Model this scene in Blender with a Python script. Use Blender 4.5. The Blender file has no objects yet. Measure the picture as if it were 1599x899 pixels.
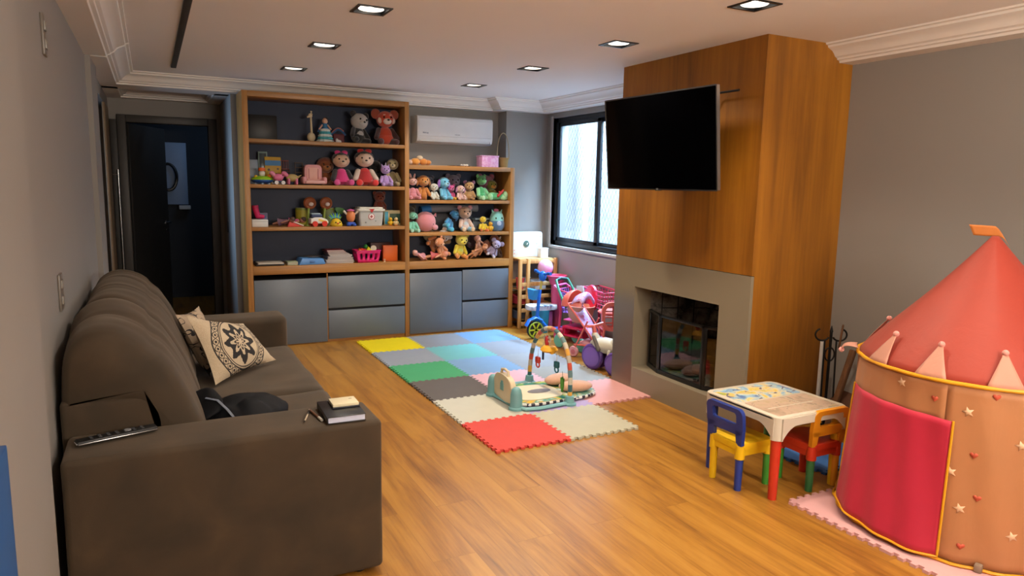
import bpy, bmesh, math, random
from mathutils import Vector, Matrix, Euler
PI = math.pi
random.seed(7)
SC = bpy.context.scene
COL = SC.collection

# ------------------------------------------------------------------ camera, world, light, exposure
cam = bpy.data.cameras.new('camera'); camo = bpy.data.objects.new('camera', cam); COL.objects.link(camo)
cam.sensor_width = 36; cam.lens = 1099.05/1599*36; cam.clip_start = 0.02
camo.matrix_world = Matrix.Translation((0, 0, 1.6)) @ (Matrix.Rotation(math.radians(-27.134), 4, 'Z') @
    Matrix.Rotation(math.radians(81.693), 4, 'X') @ Matrix.Rotation(math.radians(1.106), 4, 'Z'))
SC.camera = camo
SC.view_settings.view_transform = 'Standard'; SC.view_settings.look = 'None'
SC.view_settings.gamma = 1; SC.view_settings.use_curve_mapping = False
SC.view_settings.exposure = 0.95
w = bpy.data.worlds.new('sky'); SC.world = w; w.use_nodes = True
w.node_tree.nodes['Background'].inputs[0].default_value = (0.50, 0.68, 1.0, 1)
w.node_tree.nodes['Background'].inputs[1].default_value = 2.2
WARM = (1.0, 0.80, 0.58); MILD = (1.0, 0.88, 0.76); COOL = (0.42, 0.66, 1.0)
def light(name, kind, loc, power, color, rot=(0, 0, 0), size=None, size_y=None, spot=None, blend=1.0):
    l = bpy.data.lights.new(name, kind); o = bpy.data.objects.new(name, l); COL.objects.link(o)
    o.location = loc; o.rotation_euler = rot; l.energy = power; l.color = color
    if kind == 'AREA':
        l.shape = 'RECTANGLE'; l.size = size; l.size_y = size_y or size
    else:
        l.shadow_soft_size = size or 0.03
    if kind == 'SPOT': l.spot_size = spot; l.spot_blend = blend
    return o
# daylight falling into the light well outside the window (area above the opening, aimed down at glass)
light('daylight_sky', 'AREA', (5.05, 6.2, 3.9), 860, (0.43, 0.69, 1.0), (0, math.radians(24), 0), .9, 3.0)
# added unseen cool light in the side room, tints the hall wall blue
side_fill = light('added_side_room_fill', 'AREA', (-1.7, 7.3, 1.5), 4.5, COOL, (0, math.radians(-90), 0), 1.4, 1.0); side_fill.data.spread = math.radians(55)

# added unseen cool light beyond the far door, brightens the pale panel
light('added_far_room_fill', 'AREA', (.9, 9.2, 2.3), 1.3, COOL, (math.radians(70), 0, math.radians(12)), .5, .5)
# added unseen warm fill light behind the camera, brightens the ceiling
light('added_ceiling_fill', 'AREA', (1.9, -1.3, 1.9), 105, (1.0, .88, .75), (math.radians(140), 0, 0), 1.8, .4)

# ------------------------------------------------------------------ materials
MATS = {}
def lin(c): return c/12.92 if c <= .04045 else ((c+.055)/1.055)**2.4
def rgb(h):
    if not isinstance(h, str): return h
    h = h.lstrip('#'); return tuple(lin(int(h[i:i+2], 16)/255) for i in (0, 2, 4))
class NT:
    def __init__(s, name):
        s.m = bpy.data.materials.new(name); s.m.use_nodes = True; s.t = s.m.node_tree; s.n = s.t.nodes
        s.b = s.n['Principled BSDF']
    def new(s, typ, **kw):
        n = s.n.new(typ)
        for k, v in kw.items(): setattr(n, k, v)
        return n
    def link(s, a, b): s.t.links.new(a, b)
    def coords(s, scale=(1, 1, 1), rot=(0, 0, 0), loc=(0, 0, 0), which='Object'):
        tc = s.new('ShaderNodeTexCoord'); mp = s.new('ShaderNodeMapping')
        mp.inputs['Scale'].default_value = scale; mp.inputs['Rotation'].default_value = rot; mp.inputs['Location'].default_value = loc
        s.link(tc.outputs[which], mp.inputs['Vector']); return mp.outputs['Vector']
    def noise(s, vec, scale, detail=4, rough=.55, dist=0):
        n = s.new('ShaderNodeTexNoise'); n.inputs['Scale'].default_value = scale; n.inputs['Detail'].default_value = detail
        n.inputs['Roughness'].default_value = rough; n.inputs['Distortion'].default_value = dist
        s.link(vec, n.inputs['Vector']); return n.outputs['Fac']
    def ramp(s, fac, stops):
        r = s.new('ShaderNodeValToRGB'); e = r.color_ramp.elements
        while len(e) < len(stops): e.new(.5)
        for i, (p, c) in enumerate(stops):
            e[i].position = p; c = rgb(c); e[i].color = (*c, 1)
        s.link(fac, r.inputs[0]); return r.outputs['Color']
    def bump(s, fac, strength=.2, dist=.005):
        b = s.new('ShaderNodeBump'); b.inputs['Strength'].default_value = strength; b.inputs['Distance'].default_value = dist
        s.link(fac, b.inputs['Height']); s.link(b.outputs['Normal'], s.b.inputs['Normal'])
    def math(s, op, a, b=None, c=None, clamp=False):
        m = s.new('ShaderNodeMath', operation=op); m.use_clamp = clamp
        for i, v in enumerate((a, b, c)):
            if v is None: continue
            if isinstance(v, (int, float)): m.inputs[i].default_value = v
            else: s.link(v, m.inputs[i])
        return m.outputs[0]
    def mix(s, fac, a, b, mode='MIX'):
        m = s.new('ShaderNodeMix', data_type='RGBA', blend_type=mode)
        if isinstance(fac, (int, float)): m.inputs[0].default_value = fac
        else: s.link(fac, m.inputs[0])
        for i, v in ((6, a), (7, b)):
            if isinstance(v, (str, tuple)): m.inputs[i].default_value = (*rgb(v), 1)
            else: s.link(v, m.inputs[i])
        return m.outputs[2]
def M(col, rough=.5, metal=0, kind='plain', name=None, **kw):
    key = (str(col), rough, metal, kind, str(sorted(kw.items())))
    if key in MATS: return MATS[key]
    c = rgb(col); t = NT(name or 'mat_%s_%s' % (kind, str(col).lstrip('#') if isinstance(col, str) else len(MATS)))
    b = t.b; b.inputs['Base Color'].default_value = (*c, 1); b.inputs['Roughness'].default_value = rough
    b.inputs['Metallic'].default_value = metal
    v = t.coords()
    if kind == 'plain':
        n = t.noise(v, 9, 3)
        t.link(t.mix(n, tuple(x*.94 for x in c), tuple(min(1, x*1.05) for x in c)), b.inputs['Base Color'])
    elif kind == 'fabric':                                   # plush pile
        n = t.noise(v, 160, 3, .7)
        t.link(t.mix(n, tuple(x*.78 for x in c), tuple(min(1, x*1.15) for x in c)), b.inputs['Base Color'])
        t.bump(n, .5, .004); b.inputs['Sheen Weight'].default_value = .35; b.inputs['Sheen Roughness'].default_value = .6
    elif kind == 'wall':
        n = t.noise(v, 60, 4); t.bump(n, .06, .003)
        n2 = t.noise(v, 1.3, 2)
        t.link(t.mix(n2, tuple(x*.97 for x in c), tuple(min(1, x*1.02) for x in c)), b.inputs['Base Color'])
    if kw.get('emit'):
        b.inputs['Emission Color'].default_value = (*rgb(kw['emit']), 1); b.inputs['Emission Strength'].default_value = kw.get('power', 1)
    if kw.get('coat'): b.inputs['Coat Weight'].default_value = kw['coat']; b.inputs['Coat Roughness'].default_value = .15
    if kw.get('alpha'): b.inputs['Alpha'].default_value = kw['alpha']
    if kw.get('trans'): b.inputs['Transmission Weight'].default_value = kw['trans']
    if kw.get('sub'): b.inputs['Subsurface Weight'].default_value = kw['sub']
    MATS[key] = t.m; return t.m
def wood(name, dark, mid, light_, axis='z', rough=.45, freq=14, coat=0):
    t = NT(name); st = {'z': (freq, freq, .55), 'x': (.55, freq, freq), 'y': (freq, .55, freq)}[axis]
    v = t.coords(st); n = t.noise(v, 1, 6, .6, .35)
    st2 = tuple(a*5 if a > 1 else a*2 for a in st); n2 = t.noise(t.coords(st2), 1.4, 4, .6, .1)
    f = t.math('ADD', t.math('MULTIPLY', n, .75), t.math('MULTIPLY', n2, .25))
    t.link(t.ramp(f, [(.32, dark), (.5, mid), (.68, light_)]), t.b.inputs['Base Color'])
    t.b.inputs['Roughness'].default_value = rough; t.bump(n2, .08, .002)
    if coat: t.b.inputs['Coat Weight'].default_value = coat
    return t.m
W_SHELF = {a: wood('shelf_wood_'+a, '#7a5226', '#a06f36', '#b58142', a, .42) for a in 'xz'}
W_FIRE = wood('fireplace_veneer', '#6e420a', '#8f590e', '#a56b17', 'z', .5, 6)
W_PINE = wood('pine', '#a9773f', '#c6965a', '#d9b077', 'z', .5, 20)
W_DARK = wood('log_wood', '#3a2212', '#5b3a1e', '#77502c', 'z', .7, 25)
GREY_FRONT = M('#5a646e', .38, name='grey_lacquer_front')
NAVY = M('#2f3a50', .6, name='navy_back_panel')
WALLM = M('#8f8b86', .75, kind='wall', name='taupe_wall_paint')
CEIL = M('#eeebe8', .8, kind='wall', name='ceiling_paint')
CORN = M('#e4dfd8', .6, kind='wall', name='cornice_paint')
BLACK = M('#0b0b0c', .35, name='black_plastic')
CHROME = M('#c9c9cc', .22, 1, name='brushed_metal')
WHITE = M('#d8d6d0', .4, name='white_plastic')

# ------------------------------------------------------------------ mesh helpers
class B:
    def __init__(s): s.bm = bmesh.new()
    def _x(s, verts, c=(0, 0, 0), rot=None, S=None):
        m = Matrix.Translation(c)
        if rot: m = m @ Euler(rot).to_matrix().to_4x4()
        if S: m = m @ Matrix.Diagonal((*S, 1))
        bmesh.ops.transform(s.bm, matrix=m, verts=verts)
    def box(s, c, d, rot=None, bev=0, seg=2):
        v = bmesh.ops.create_cube(s.bm, size=1)['verts']
        bmesh.ops.transform(s.bm, matrix=Matrix.Diagonal((*d, 1)), verts=v)
        if bev:
            e = list({e for q in v for e in q.link_edges})
            r = bmesh.ops.bevel(s.bm, geom=e, offset=min(bev, min(d)*.49), segments=seg, affect='EDGES', profile=.5)
            v = list({q for f in r['faces'] for q in f.verts} | {q for q in v if q.is_valid})
            seen = set(v); st = list(v)
            while st:
                q = st.pop()
                for e in q.link_edges:
                    o = e.other_vert(q)
                    if o not in seen: seen.add(o); st.append(o)
            v = list(seen)
        s._x(v, c, rot); return s
    def bb(s, a, b, bev=0, seg=2):
        return s.box([(x+y)/2 for x, y in zip(a, b)], [abs(y-x) for x, y in zip(a, b)], None, bev, seg)
    def cyl(s, p, q, r, r2=None, seg=16, caps=True):
        p = Vector(p); q = Vector(q); d = q-p; r2 = r if r2 is None else r2
        v = bmesh.ops.create_cone(s.bm, cap_ends=caps, segments=seg, radius1=r, radius2=max(r2, 1e-5), depth=d.length)['verts']
        m = Matrix.Translation((p+q)/2) @ d.to_track_quat('Z', 'Y').to_matrix().to_4x4()
        bmesh.ops.transform(s.bm, matrix=m, verts=v); return s
    def ell(s, c, r, rot=None, seg=14):
        if isinstance(r, (int, float)): r = (r, r, r)
        v = bmesh.ops.create_uvsphere(s.bm, u_segments=seg, v_segments=max(6, seg*2//3), radius=1)['verts']
        s._x(v, c, rot, r); return s
    def limb(s, p, q, r, r2=None, seg=12):
        """tapered capsule"""
        p = Vector(p); q = Vector(q); r2 = r if r2 is None else r2; d = (q-p)
        L = d.length; m = Matrix.Translation(p) @ d.to_track_quat('Z', 'Y').to_matrix().to_4x4()
        pr = [(r*math.cos(a), r*math.sin(a)) for a in [(-PI/2)+PI/2*i/4 for i in range(5)]]
        pr += [(r2*math.cos(a), L+r2*math.sin(a)) for a in [PI/2*i/4 for i in range(5)]]
        s.lathe(pr, seg=seg, mat=m); return s
    def lathe(s, prof, c=(0, 0, 0), seg=24, mat=None, rot=None):
        bm = s.bm; rings = []
        for r, z in prof:
            if r < 1e-5: rings.append([bm.verts.new((0, 0, z))])
            else: rings.append([bm.verts.new((r*math.cos(2*PI*i/seg), r*math.sin(2*PI*i/seg), z)) for i in range(seg)])
        for a, b in zip(rings, rings[1:]):
            for i in range(seg):
                j = (i+1) % seg
                if len(a) == 1 and len(b) == 1: continue
                if len(a) == 1: bm.faces.new((a[0], b[j], b[i]))
                elif len(b) == 1: bm.faces.new((a[i], a[j], b[0]))
                else: bm.faces.new((a[i], a[j], b[j], b[i]))
        vs = [v for r in rings for v in r]
        m = mat if mat else Matrix.Translation(c) @ (Euler(rot).to_matrix().to_4x4() if rot else Matrix())
        bmesh.ops.transform(bm, matrix=m, verts=vs); return s
    def tube(s, pts, r, seg=8, closed=False, flat=None):
        pts = [Vector(p) for p in pts]; n = len(pts); rings = []; up = Vector((0, 0, 1)); prev = None
        for i, p in enumerate(pts):
            a = pts[(i-1) % n] if closed or i > 0 else p; b = pts[(i+1) % n] if closed or i < n-1 else p
            t = (b-a).normalized()
            if prev is None:
                u = t.orthogonal().normalized() if abs(t.dot(up)) > .95 else t.cross(up).normalized()
            else: u = (prev - t*prev.dot(t)).normalized()
            prev = u; v = t.cross(u); rr = r[i] if isinstance(r, (list, tuple)) else r
            f = flat or 1
            rings.append([s.bm.verts.new(p+u*rr*math.cos(2*PI*k/seg)+v*rr*f*math.sin(2*PI*k/seg)) for k in range(seg)])
        for i in range(n if closed else n-1):
            a, b = rings[i], rings[(i+1) % n]
            for k in range(seg): s.bm.faces.new((a[k], a[(k+1) % seg], b[(k+1) % seg], b[k]))
        if not closed: s.bm.faces.new(rings[0][::-1]); s.bm.faces.new(rings[-1])
        return s
    def prism(s, poly, h0, h1, mat=None, bev=0):
        """2D polygon in local XY extruded along local Z, then mapped by mat"""
        a = [s.bm.verts.new((x, y, h0)) for x, y in poly]; b = [s.bm.verts.new((x, y, h1)) for x, y in poly]; n = len(poly)
        fs = [s.bm.faces.new(a[::-1]), s.bm.faces.new(b)]
        for i in range(n): fs.append(s.bm.faces.new((a[i], a[(i+1) % n], b[(i+1) % n], b[i])))
        vs = a+b
        if bev:
            es = list({e for f in fs[:2] for e in f.edges})
            r = bmesh.ops.bevel(s.bm, geom=es, offset=bev, segments=2, affect='EDGES', profile=.5)
            vs = list({v for v in r['verts']} | {v for v in vs if v.is_valid})
            seen = set(vs); st = list(vs)
            while st:
                q = st.pop()
                for e in q.link_edges:
                    o = e.other_vert(q)
                    if o not in seen: seen.add(o); st.append(o)
            vs = list(seen)
        if mat: bmesh.ops.transform(s.bm, matrix=mat, verts=vs)
        return s
    def frame(s, outer, inner, h0, h1, mat=None):
        """ring between two closed 2D outlines with the same number of points"""
        n = len(outer); V = lambda P, h: [s.bm.verts.new((x, y, h)) for x, y in P]
        oa, ob, ia, ib = V(outer, h0), V(outer, h1), V(inner, h0), V(inner, h1)
        for i in range(n):
            j = (i+1) % n
            s.bm.faces.new((ob[i], ob[j], ib[j], ib[i])); s.bm.faces.new((oa[j], oa[i], ia[i], ia[j]))
            s.bm.faces.new((oa[i], oa[j], ob[j], ob[i])); s.bm.faces.new((ia[j], ia[i], ib[i], ib[j]))
        if mat: bmesh.ops.transform(s.bm, matrix=mat, verts=oa+ob+ia+ib)
        return s
    def grid(s, f, nu, nv, closed_u=False):
        V = [[s.bm.verts.new(f(i/(nu if closed_u else nu-1), j/(nv-1))) for j in range(nv)] for i in range(nu)]
        for i in range(nu if closed_u else nu-1):
            for j in range(nv-1):
                s.bm.faces.new((V[i][j], V[(i+1) % nu][j], V[(i+1) % nu][j+1], V[i][j+1]))
        return s
    def jig(s, amp, seed=0, scale=12):
        from mathutils import noise
        for v in s.bm.verts:
            n = noise.noise_vector(v.co*scale + Vector((seed, 0, 0))); v.co += n*amp
        return s
    def done(s, name, mat, parent=None, ang=40, mods=None, label=None):
        bm = s.bm
        bmesh.ops.recalc_face_normals(bm, faces=bm.faces)
        me = bpy.data.meshes.new(name); bm.to_mesh(me); bm.free()
        for p in me.polygons: p.use_smooth = True
        me.set_sharp_from_angle(angle=math.radians(ang))
        o = bpy.data.objects.new(name, me); COL.objects.link(o)
        for m in (mat if isinstance(mat, (list, tuple)) else [mat]): me.materials.append(m)
        if parent: o.parent = parent
        if label: o['label'] = label
        return o
def tag(o, label, cat, group=None, kind=None):
    o['label'] = label; o['category'] = cat
    if group: o['group'] = group
    if kind: o['kind'] = kind
    return o
def thing(name, label, cat, loc=(0, 0, 0), rotz=0, group=None, rot=None):
    o = bpy.data.objects.new(name, None); COL.objects.link(o); o.empty_display_size = .05
    o.location = loc; o.rotation_euler = rot or (0, 0, rotz)
    return tag(o, label, cat, group)
def struct(name, b, m, ang=30):
    o = b.done(name, m, ang=ang); o['kind'] = 'structure'; return o
def bounds(root):
    M0 = Matrix.LocRotScale(root.location, root.rotation_euler, root.scale)
    pts = []
    def rec(o, m):
        if o.type == 'MESH': pts.extend(m @ v.co for v in o.data.vertices)
        elif o.type == 'CURVE' or o.type == 'FONT': pass
        for c in o.children: rec(c, m @ Matrix.LocRotScale(c.location, c.rotation_euler, c.scale))
    rec(root, M0); return pts
def settle(root, z):
    """put the lowest point of the thing on height z"""
    root.location.z += z - min(p.z for p in bounds(root)); return root
def copy_tree(o, parent=None):
    c = o.copy(); COL.objects.link(c); c.parent = parent
    for ch in list(o.children): copy_tree(ch, c)
    return c
def rrect(w, h, r, n=5, cx=0, cy=0):
    r = min(r, w/2-1e-4, h/2-1e-4); P = []
    for sx, sy, a0 in ((1, -1, -PI/2), (1, 1, 0), (-1, 1, PI/2), (-1, -1, PI)):
        for i in range(n+1):
            a = a0+PI/2*i/n; P.append((cx+sx*(w/2-r)+r*math.cos(a), cy+sy*(h/2-r)+r*math.sin(a)))
    return P
def text(name, body, size, mat, loc, rot, parent=None, ext=.0006):
    c = bpy.data.curves.new(name, 'FONT'); c.body = body; c.size = size; c.extrude = ext; c.align_x = 'CENTER'; c.align_y = 'CENTER'
    t_ = bpy.data.objects.new(name, c); COL.objects.link(t_); bpy.context.view_layer.update()
    me = bpy.data.meshes.new_from_object(t_); bpy.data.objects.remove(t_); bpy.data.curves.remove(c)
    o = bpy.data.objects.new(name, me); COL.objects.link(o); me.materials.clear(); me.materials.append(mat); o.location = loc; o.rotation_euler = rot
    if parent: o.parent = parent
    return o
XZ = Matrix(((1, 0, 0, 0), (0, 0, 1, 0), (0, 1, 0, 0), (0, 0, 0, 1)))   # local (x,y,h) -> world (x,h,y)
YZ = Matrix(((0, 0, 1, 0), (1, 0, 0, 0), (0, 1, 0, 0), (0, 0, 0, 1)))   # local (x,y,h) -> world (h,x,y)

# ================================================================== THE ROOM
LX, RX, BY, CZ, FY = -.353, 4.13, 7.45, 2.53, -2.2
# floor: laminate planks along Y
t = NT('laminate_floor'); tc = t.new('ShaderNodeTexCoord')
mp = t.new('ShaderNodeMapping'); mp.inputs['Rotation'].default_value = (0, 0, PI/2); t.link(tc.outputs['Object'], mp.inputs['Vector'])
br = t.new('ShaderNodeTexBrick'); br.offset = .37; br.inputs['Scale'].default_value = 1
br.inputs['Brick Width'].default_value = 1.32; br.inputs['Row Height'].default_value = .2
br.inputs['Mortar Size'].default_value = .0012; br.inputs['Mortar Smooth'].default_value = .1; br.inputs['Bias'].default_value = 0
br.inputs['Color1'].default_value = (0, 0, 0, 1); br.inputs['Color2'].default_value = (1, 1, 1, 1); br.inputs['Mortar'].default_value = (.5, .5, .5, 1)
t.link(mp.outputs['Vector'], br.inputs['Vector'])
sep = t.new('ShaderNodeSeparateColor'); t.link(br.outputs['Color'], sep.inputs[0]); rnd = sep.outputs[0]
cmb = t.new('ShaderNodeCombineXYZ'); t.link(t.math('MULTIPLY', rnd, 37), cmb.inputs[2])
va = t.new('ShaderNodeVectorMath', operation='ADD'); t.link(t.coords((7, .8, 1)), va.inputs[0]); t.link(cmb.outputs[0], va.inputs[1])
n1 = t.noise(va.outputs[0], 1.0, 6, .62, .6)
vb = t.new('ShaderNodeVectorMath', operation='ADD'); t.link(t.coords((70, 3, 1)), vb.inputs[0]); t.link(cmb.outputs[0], vb.inputs[1])
n2 = t.noise(vb.outputs[0], 1.0, 4, .6, .2)
f = t.math('ADD', t.math('MULTIPLY', n1, .72), t.math('MULTIPLY', n2, .28)); f = t.math('ADD', f, t.math('MULTIPLY', t.math('SUBTRACT', rnd, .5), .07))
col = t.ramp(f, [(.30, '#553612'), (.41, '#865820'), (.54, '#a3722a'), (.72, '#b4853a')])
col = t.mix(t.math('MULTIPLY', br.outputs['Fac'], .35), col, '#4a2c0e')
t.link(col, t.b.inputs['Base Color']); t.b.inputs['Roughness'].default_value = .36
t.link(t.math('ADD', t.math('MULTIPLY', n2, .16), .27), t.b.inputs['Roughness']); t.bump(n2, .06, .002)
FLOORM = t.m
struct('floor', B().bb((-2.6, FY, -.1), (RX+.05, 10.6, 0)), FLOORM)

def holed(x0, x1, y0, y1, holes):
    """flat rectangle with rectangular holes -> list of cell rects"""
    xs = sorted({x0, x1, *[h[0] for h in holes], *[h[1] for h in holes]}); ys = sorted({y0, y1, *[h[2] for h in holes], *[h[3] for h in holes]})
    return [(a, b, c, d) for a, b in zip(xs, xs[1:]) for c, d in zip(ys, ys[1:])
            if not any(h[0] <= (a+b)/2 <= h[1] and h[2] <= (c+d)/2 <= h[3] for h in holes)]
DL = [(x, y) for x in (1.12, 2.785) for y in (.42, 1.6, 2.79, 3.97, 5.14, 6.31)]
DL = [(x, y-(.04 if x < 2 and y > 3 else 0)) for x, y in DL]
HS = .083
b = B()
for a, c, d, e in holed(-2.6, RX+.1, FY, 10.6, [(x-HS, x+HS, y-HS, y+HS) for x, y in DL]): b.bb((a, d, CZ), (c, e, CZ+.02))
bmesh.ops.remove_doubles(b.bm, verts=b.bm.verts, dist=1e-4)
struct('ceiling', b, CEIL)
b = B(); b.bb((LX-.15, FY, 0), (LX, 6.31, CZ)); b.bb((LX, FY, 0), (-.318, 2.52, CZ)); b.bb((LX, 5.70, 0), (-.32, 6.31, CZ))
b.bb((LX-.15, 6.31, 2.3), (LX, 8.62, CZ))
struct('wall_left', b, WALLM)
b = B(); b.bb((.73, BY, 0), (RX+.2, BY+.1, CZ)); b.bb((3.60, 7.24, 0), (RX+.2, BY, CZ))           # recess back and column
b.bb((.73, BY+.1, 0), (.83, 8.62, CZ))                                                          # hall right side
b.bb((LX-.15, 8.60, 2.256), (.83, 8.72, CZ)); b.bb((.69, 8.60, 0), (.83, 8.72, 2.256)); b.bb((LX-.15, 8.60, 0), (-.28, 8.72, 2.256))
struct('wall_back', b, WALLM)
# right wall with the window hole
WY0, WY1, WZ0, WZ1 = 5.30, 7.10, .925, 2.36
b = B()
for a, c, d, e in holed(FY, BY, 0, CZ, [(WY0, WY1, WZ0, WZ1)]): b.bb((RX, a, d), (RX+.2, c, e))
bmesh.ops.remove_doubles(b.bm, verts=b.bm.verts, dist=1e-4)
struct('wall_right', b, WALLM)
struct('wall_front', B().bb((-.6, FY-.1, 0), (RX+.2, FY, CZ)), WALLM)
# side room and room beyond the far door, their darkness put into the paint
DKM = M('#26292f', .8, kind='wall', name='room_shade_paint')
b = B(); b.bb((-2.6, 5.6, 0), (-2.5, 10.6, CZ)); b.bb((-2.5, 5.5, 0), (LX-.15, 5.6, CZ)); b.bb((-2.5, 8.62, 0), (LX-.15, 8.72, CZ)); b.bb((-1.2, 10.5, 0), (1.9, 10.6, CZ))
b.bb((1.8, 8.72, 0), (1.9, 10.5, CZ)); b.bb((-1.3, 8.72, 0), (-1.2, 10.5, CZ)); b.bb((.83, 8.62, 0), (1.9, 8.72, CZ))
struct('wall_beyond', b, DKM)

# cornice
CP = [(0, 0), (.27, 0), (.268, .010), (.250, .014), (.246, .026), (.228, .034), (.205, .044), (.188, .060), (.176, .076), (.158, .084), (.154, .094), (.135, .098), (.130, .112), (0, .112)]
def cornice(path, name):
    b = B(); n = len(path); rings = []
    P = [Vector(p) for p in path]
    for i in range(n):
        d0 = (P[i]-P[i-1]).normalized() if i else (P[1]-P[0]).normalized()
        d1 = (P[i+1]-P[i]).normalized() if i < n-1 else d0
        n0 = Vector((-d0.y, d0.x)); n1 = Vector((-d1.y, d1.x)); m = (n0+n1).normalized(); k = 1/max(.3, m.dot(n0))
        rings.append([b.bm.verts.new((P[i].x+m.x*k*q, P[i].y+m.y*k*q, CZ-z)) for q, z in CP])
    L = len(CP)
    for a, c in zip(rings, rings[1:]):
        for j in range(L): b.bm.faces.new((a[j], a[(j+1) % L], c[(j+1) % L], c[j]))
    b.bm.faces.new(rings[0]); b.bm.faces.new(rings[-1][::-1])
    return struct(name, b, CORN, 20)
cornice([(RX, FY), (RX, 3.238)], 'trim_1')
cornice([(RX, 4.70), (RX, 7.24), (3.60, 7.24), (3.60, BY), (LX, BY), (LX, 6.31), (LX, 5.75)], 'trim_2')
cornice([(LX, 5.70), (LX, FY)], 'trim_3')
cornice([(.73, BY+.1), (.73, 8.60), (LX, 8.60), (LX, BY+.1)], 'trim_4')
cornice([(LX, BY+.1), (.73, BY+.1)], 'trim_5')
struct('trim_6', B().bb((LX, BY, CZ-.112), (.73, BY+.1, CZ)), CORN)            # beam between room and hall
# beige jamb of the opening in the left wall
struct('trim_7', B().bb((LX-.012, 7.75, 0), (LX+.01, 8.45, 2.3), .004), M('#8a7358', .6, name='beige_jamb'))
FRM = M('#3b3733', .5, name='dark_door_frame')
b = B(); b.bb((-.28, 8.57, 0), (-.196, 8.72, 2.256), .006); b.bb((.60, 8.57, 0), (.69, 8.72, 2.256), .006); b.bb((-.196, 8.57, 2.178), (.60, 8.72, 2.256), .006)
struct('trim_8', b, FRM)
# far door, ajar
d = bpy.data.objects.new('door_1', None); COL.objects.link(d); d.location = (-.190, 8.66, 0); d.rotation_euler = (0, 0, math.radians(63)); d['kind'] = 'structure'
B().bb((0, -.02, .01), (.78, .02, 2.17), .004).done('door_leaf', M('#2a2928', .45, name='dark_door'), d)
b = B(); b.cyl((.72, -.02, 1.09), (.72, -.07, 1.09), .012); b.cyl((.73, -.065, 1.09), (.60, -.065, 1.09), .009); b.box((.72, -.023, 1.09), (.03, .006, .05), None, .002)
b.cyl((.72, -.02, 1.0), (.72, -.03, 1.0), .014)
b.done('door_handle', CHROME, d)
# sliding door edge with a long pull handle
d = bpy.data.objects.new('door_2', None); COL.objects.link(d); d.location = (-.343, 8.47, 0); d['kind'] = 'structure'
B().bb((.0, .06, .01), (.062, .10, 2.2), .004).done('door_leaf', M('#34322f', .5, name='dark_slider'), d)
b = B(); b.cyl((.055, .01, .62), (.055, .01, 1.68), .009); b.cyl((.055, .01, .66), (.055, .07, .66), .006); b.cyl((.055, .01, 1.63), (.055, .07, 1.63), .006); b.cyl((.055, .01, 1.63), (-.02, .01, 1.63), .004)
b.done('door_handle', CHROME, d)
# panel beyond the far door: a lit white wall put into its colour, + ledge
lwp = thing('lit_wall_panel', 'pale blue lit panel in the dark room beyond the far door', 'wall panel', (.45, 10.46, 0))
B().bb((-.26, -.02, 1.26), (.0, .0, 2.07), .004).done('lit_wall_face', M('#7e92ad', .5, name='dim_blue_panel'), lwp)
B().bb((-.12, -.14, 1.20), (.02, .0, 1.25), .004).done('ledge', M('#b9b9b7', .5), lwp)
rm = B(); rm.tube([(.22+.10*math.cos(2*PI*i/28), 10.36, 1.62+.17*math.sin(2*PI*i/28)) for i in range(28)], .02, 8, True)
tag(rm.done('mirror_ring', BLACK), 'round black ring hanging in front of the pale blue panel beyond the door', 'mirror frame')

# window
FR = M('#1d2127', .35, name='dark_aluminium')
wd = bpy.data.objects.new('window_1', None); COL.objects.link(wd); wd['kind'] = 'structure'
x0, x1 = RX+.03, RX+.09
b = B(); b.bb((x0, WY0, WZ0), (x1, WY1, WZ0+.055), .004); b.bb((x0, WY0, WZ1-.055), (x1, WY1, WZ1), .004); b.bb((x0, WY1-.055, WZ0), (x1, WY1, WZ1), .004); b.bb((x0, WY0, WZ0), (x1, WY0+.055, WZ1), .004)
b.done('window_frame', FR, wd)
for (ya, yb, xo) in ((6.19, 7.045, .0), (5.355, 6.26, .028)):
    b = B(); sw = .04; za, zb = WZ0+.055, WZ1-.055; xa, xb = x0+.004+xo, x0+.030+xo
    b.bb((xa, ya, za), (xb, ya+.065, zb), .003); b.bb((xa, yb-sw, za), (xb, yb, zb), .003); b.bb((xa, ya, za), (xb, yb, za+sw), .003); b.bb((xa, ya, zb-sw), (xb, yb, zb), .003)
    sh = b.done('sash', FR, wd)
    g = NT('window_glass'); n = g.n; n.remove(g.b); out = n['Material Output']
    tr = g.new('ShaderNodeBsdfTransparent'); gl = g.new('ShaderNodeBsdfGlossy'); gl.inputs['Roughness'].default_value = .02
    mx = g.new('ShaderNodeMixShader'); mx.inputs[0].default_value = .05; g.link(tr.outputs[0], mx.inputs[1]); g.link(gl.outputs[0], mx.inputs[2]); g.link(mx.outputs[0], out.inputs[0])
    B().bb((xa+.010, ya+.06, za+.035), (xa+.014, yb-.035, zb-.035)).done('window_pane', g.m, sh)
REV = M('#b0aca6', .6, kind='wall', name='window_reveal_paint')
b = B(); b.bb((RX-.02, WY0-.03, WZ0-.03), (RX+.05, WY1+.02, WZ0), .004); b.bb((RX-.012, WY1, WZ0), (RX+.04, WY1+.045, WZ1+.02), .003)
b.done('window_sill', REV, wd)
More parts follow.
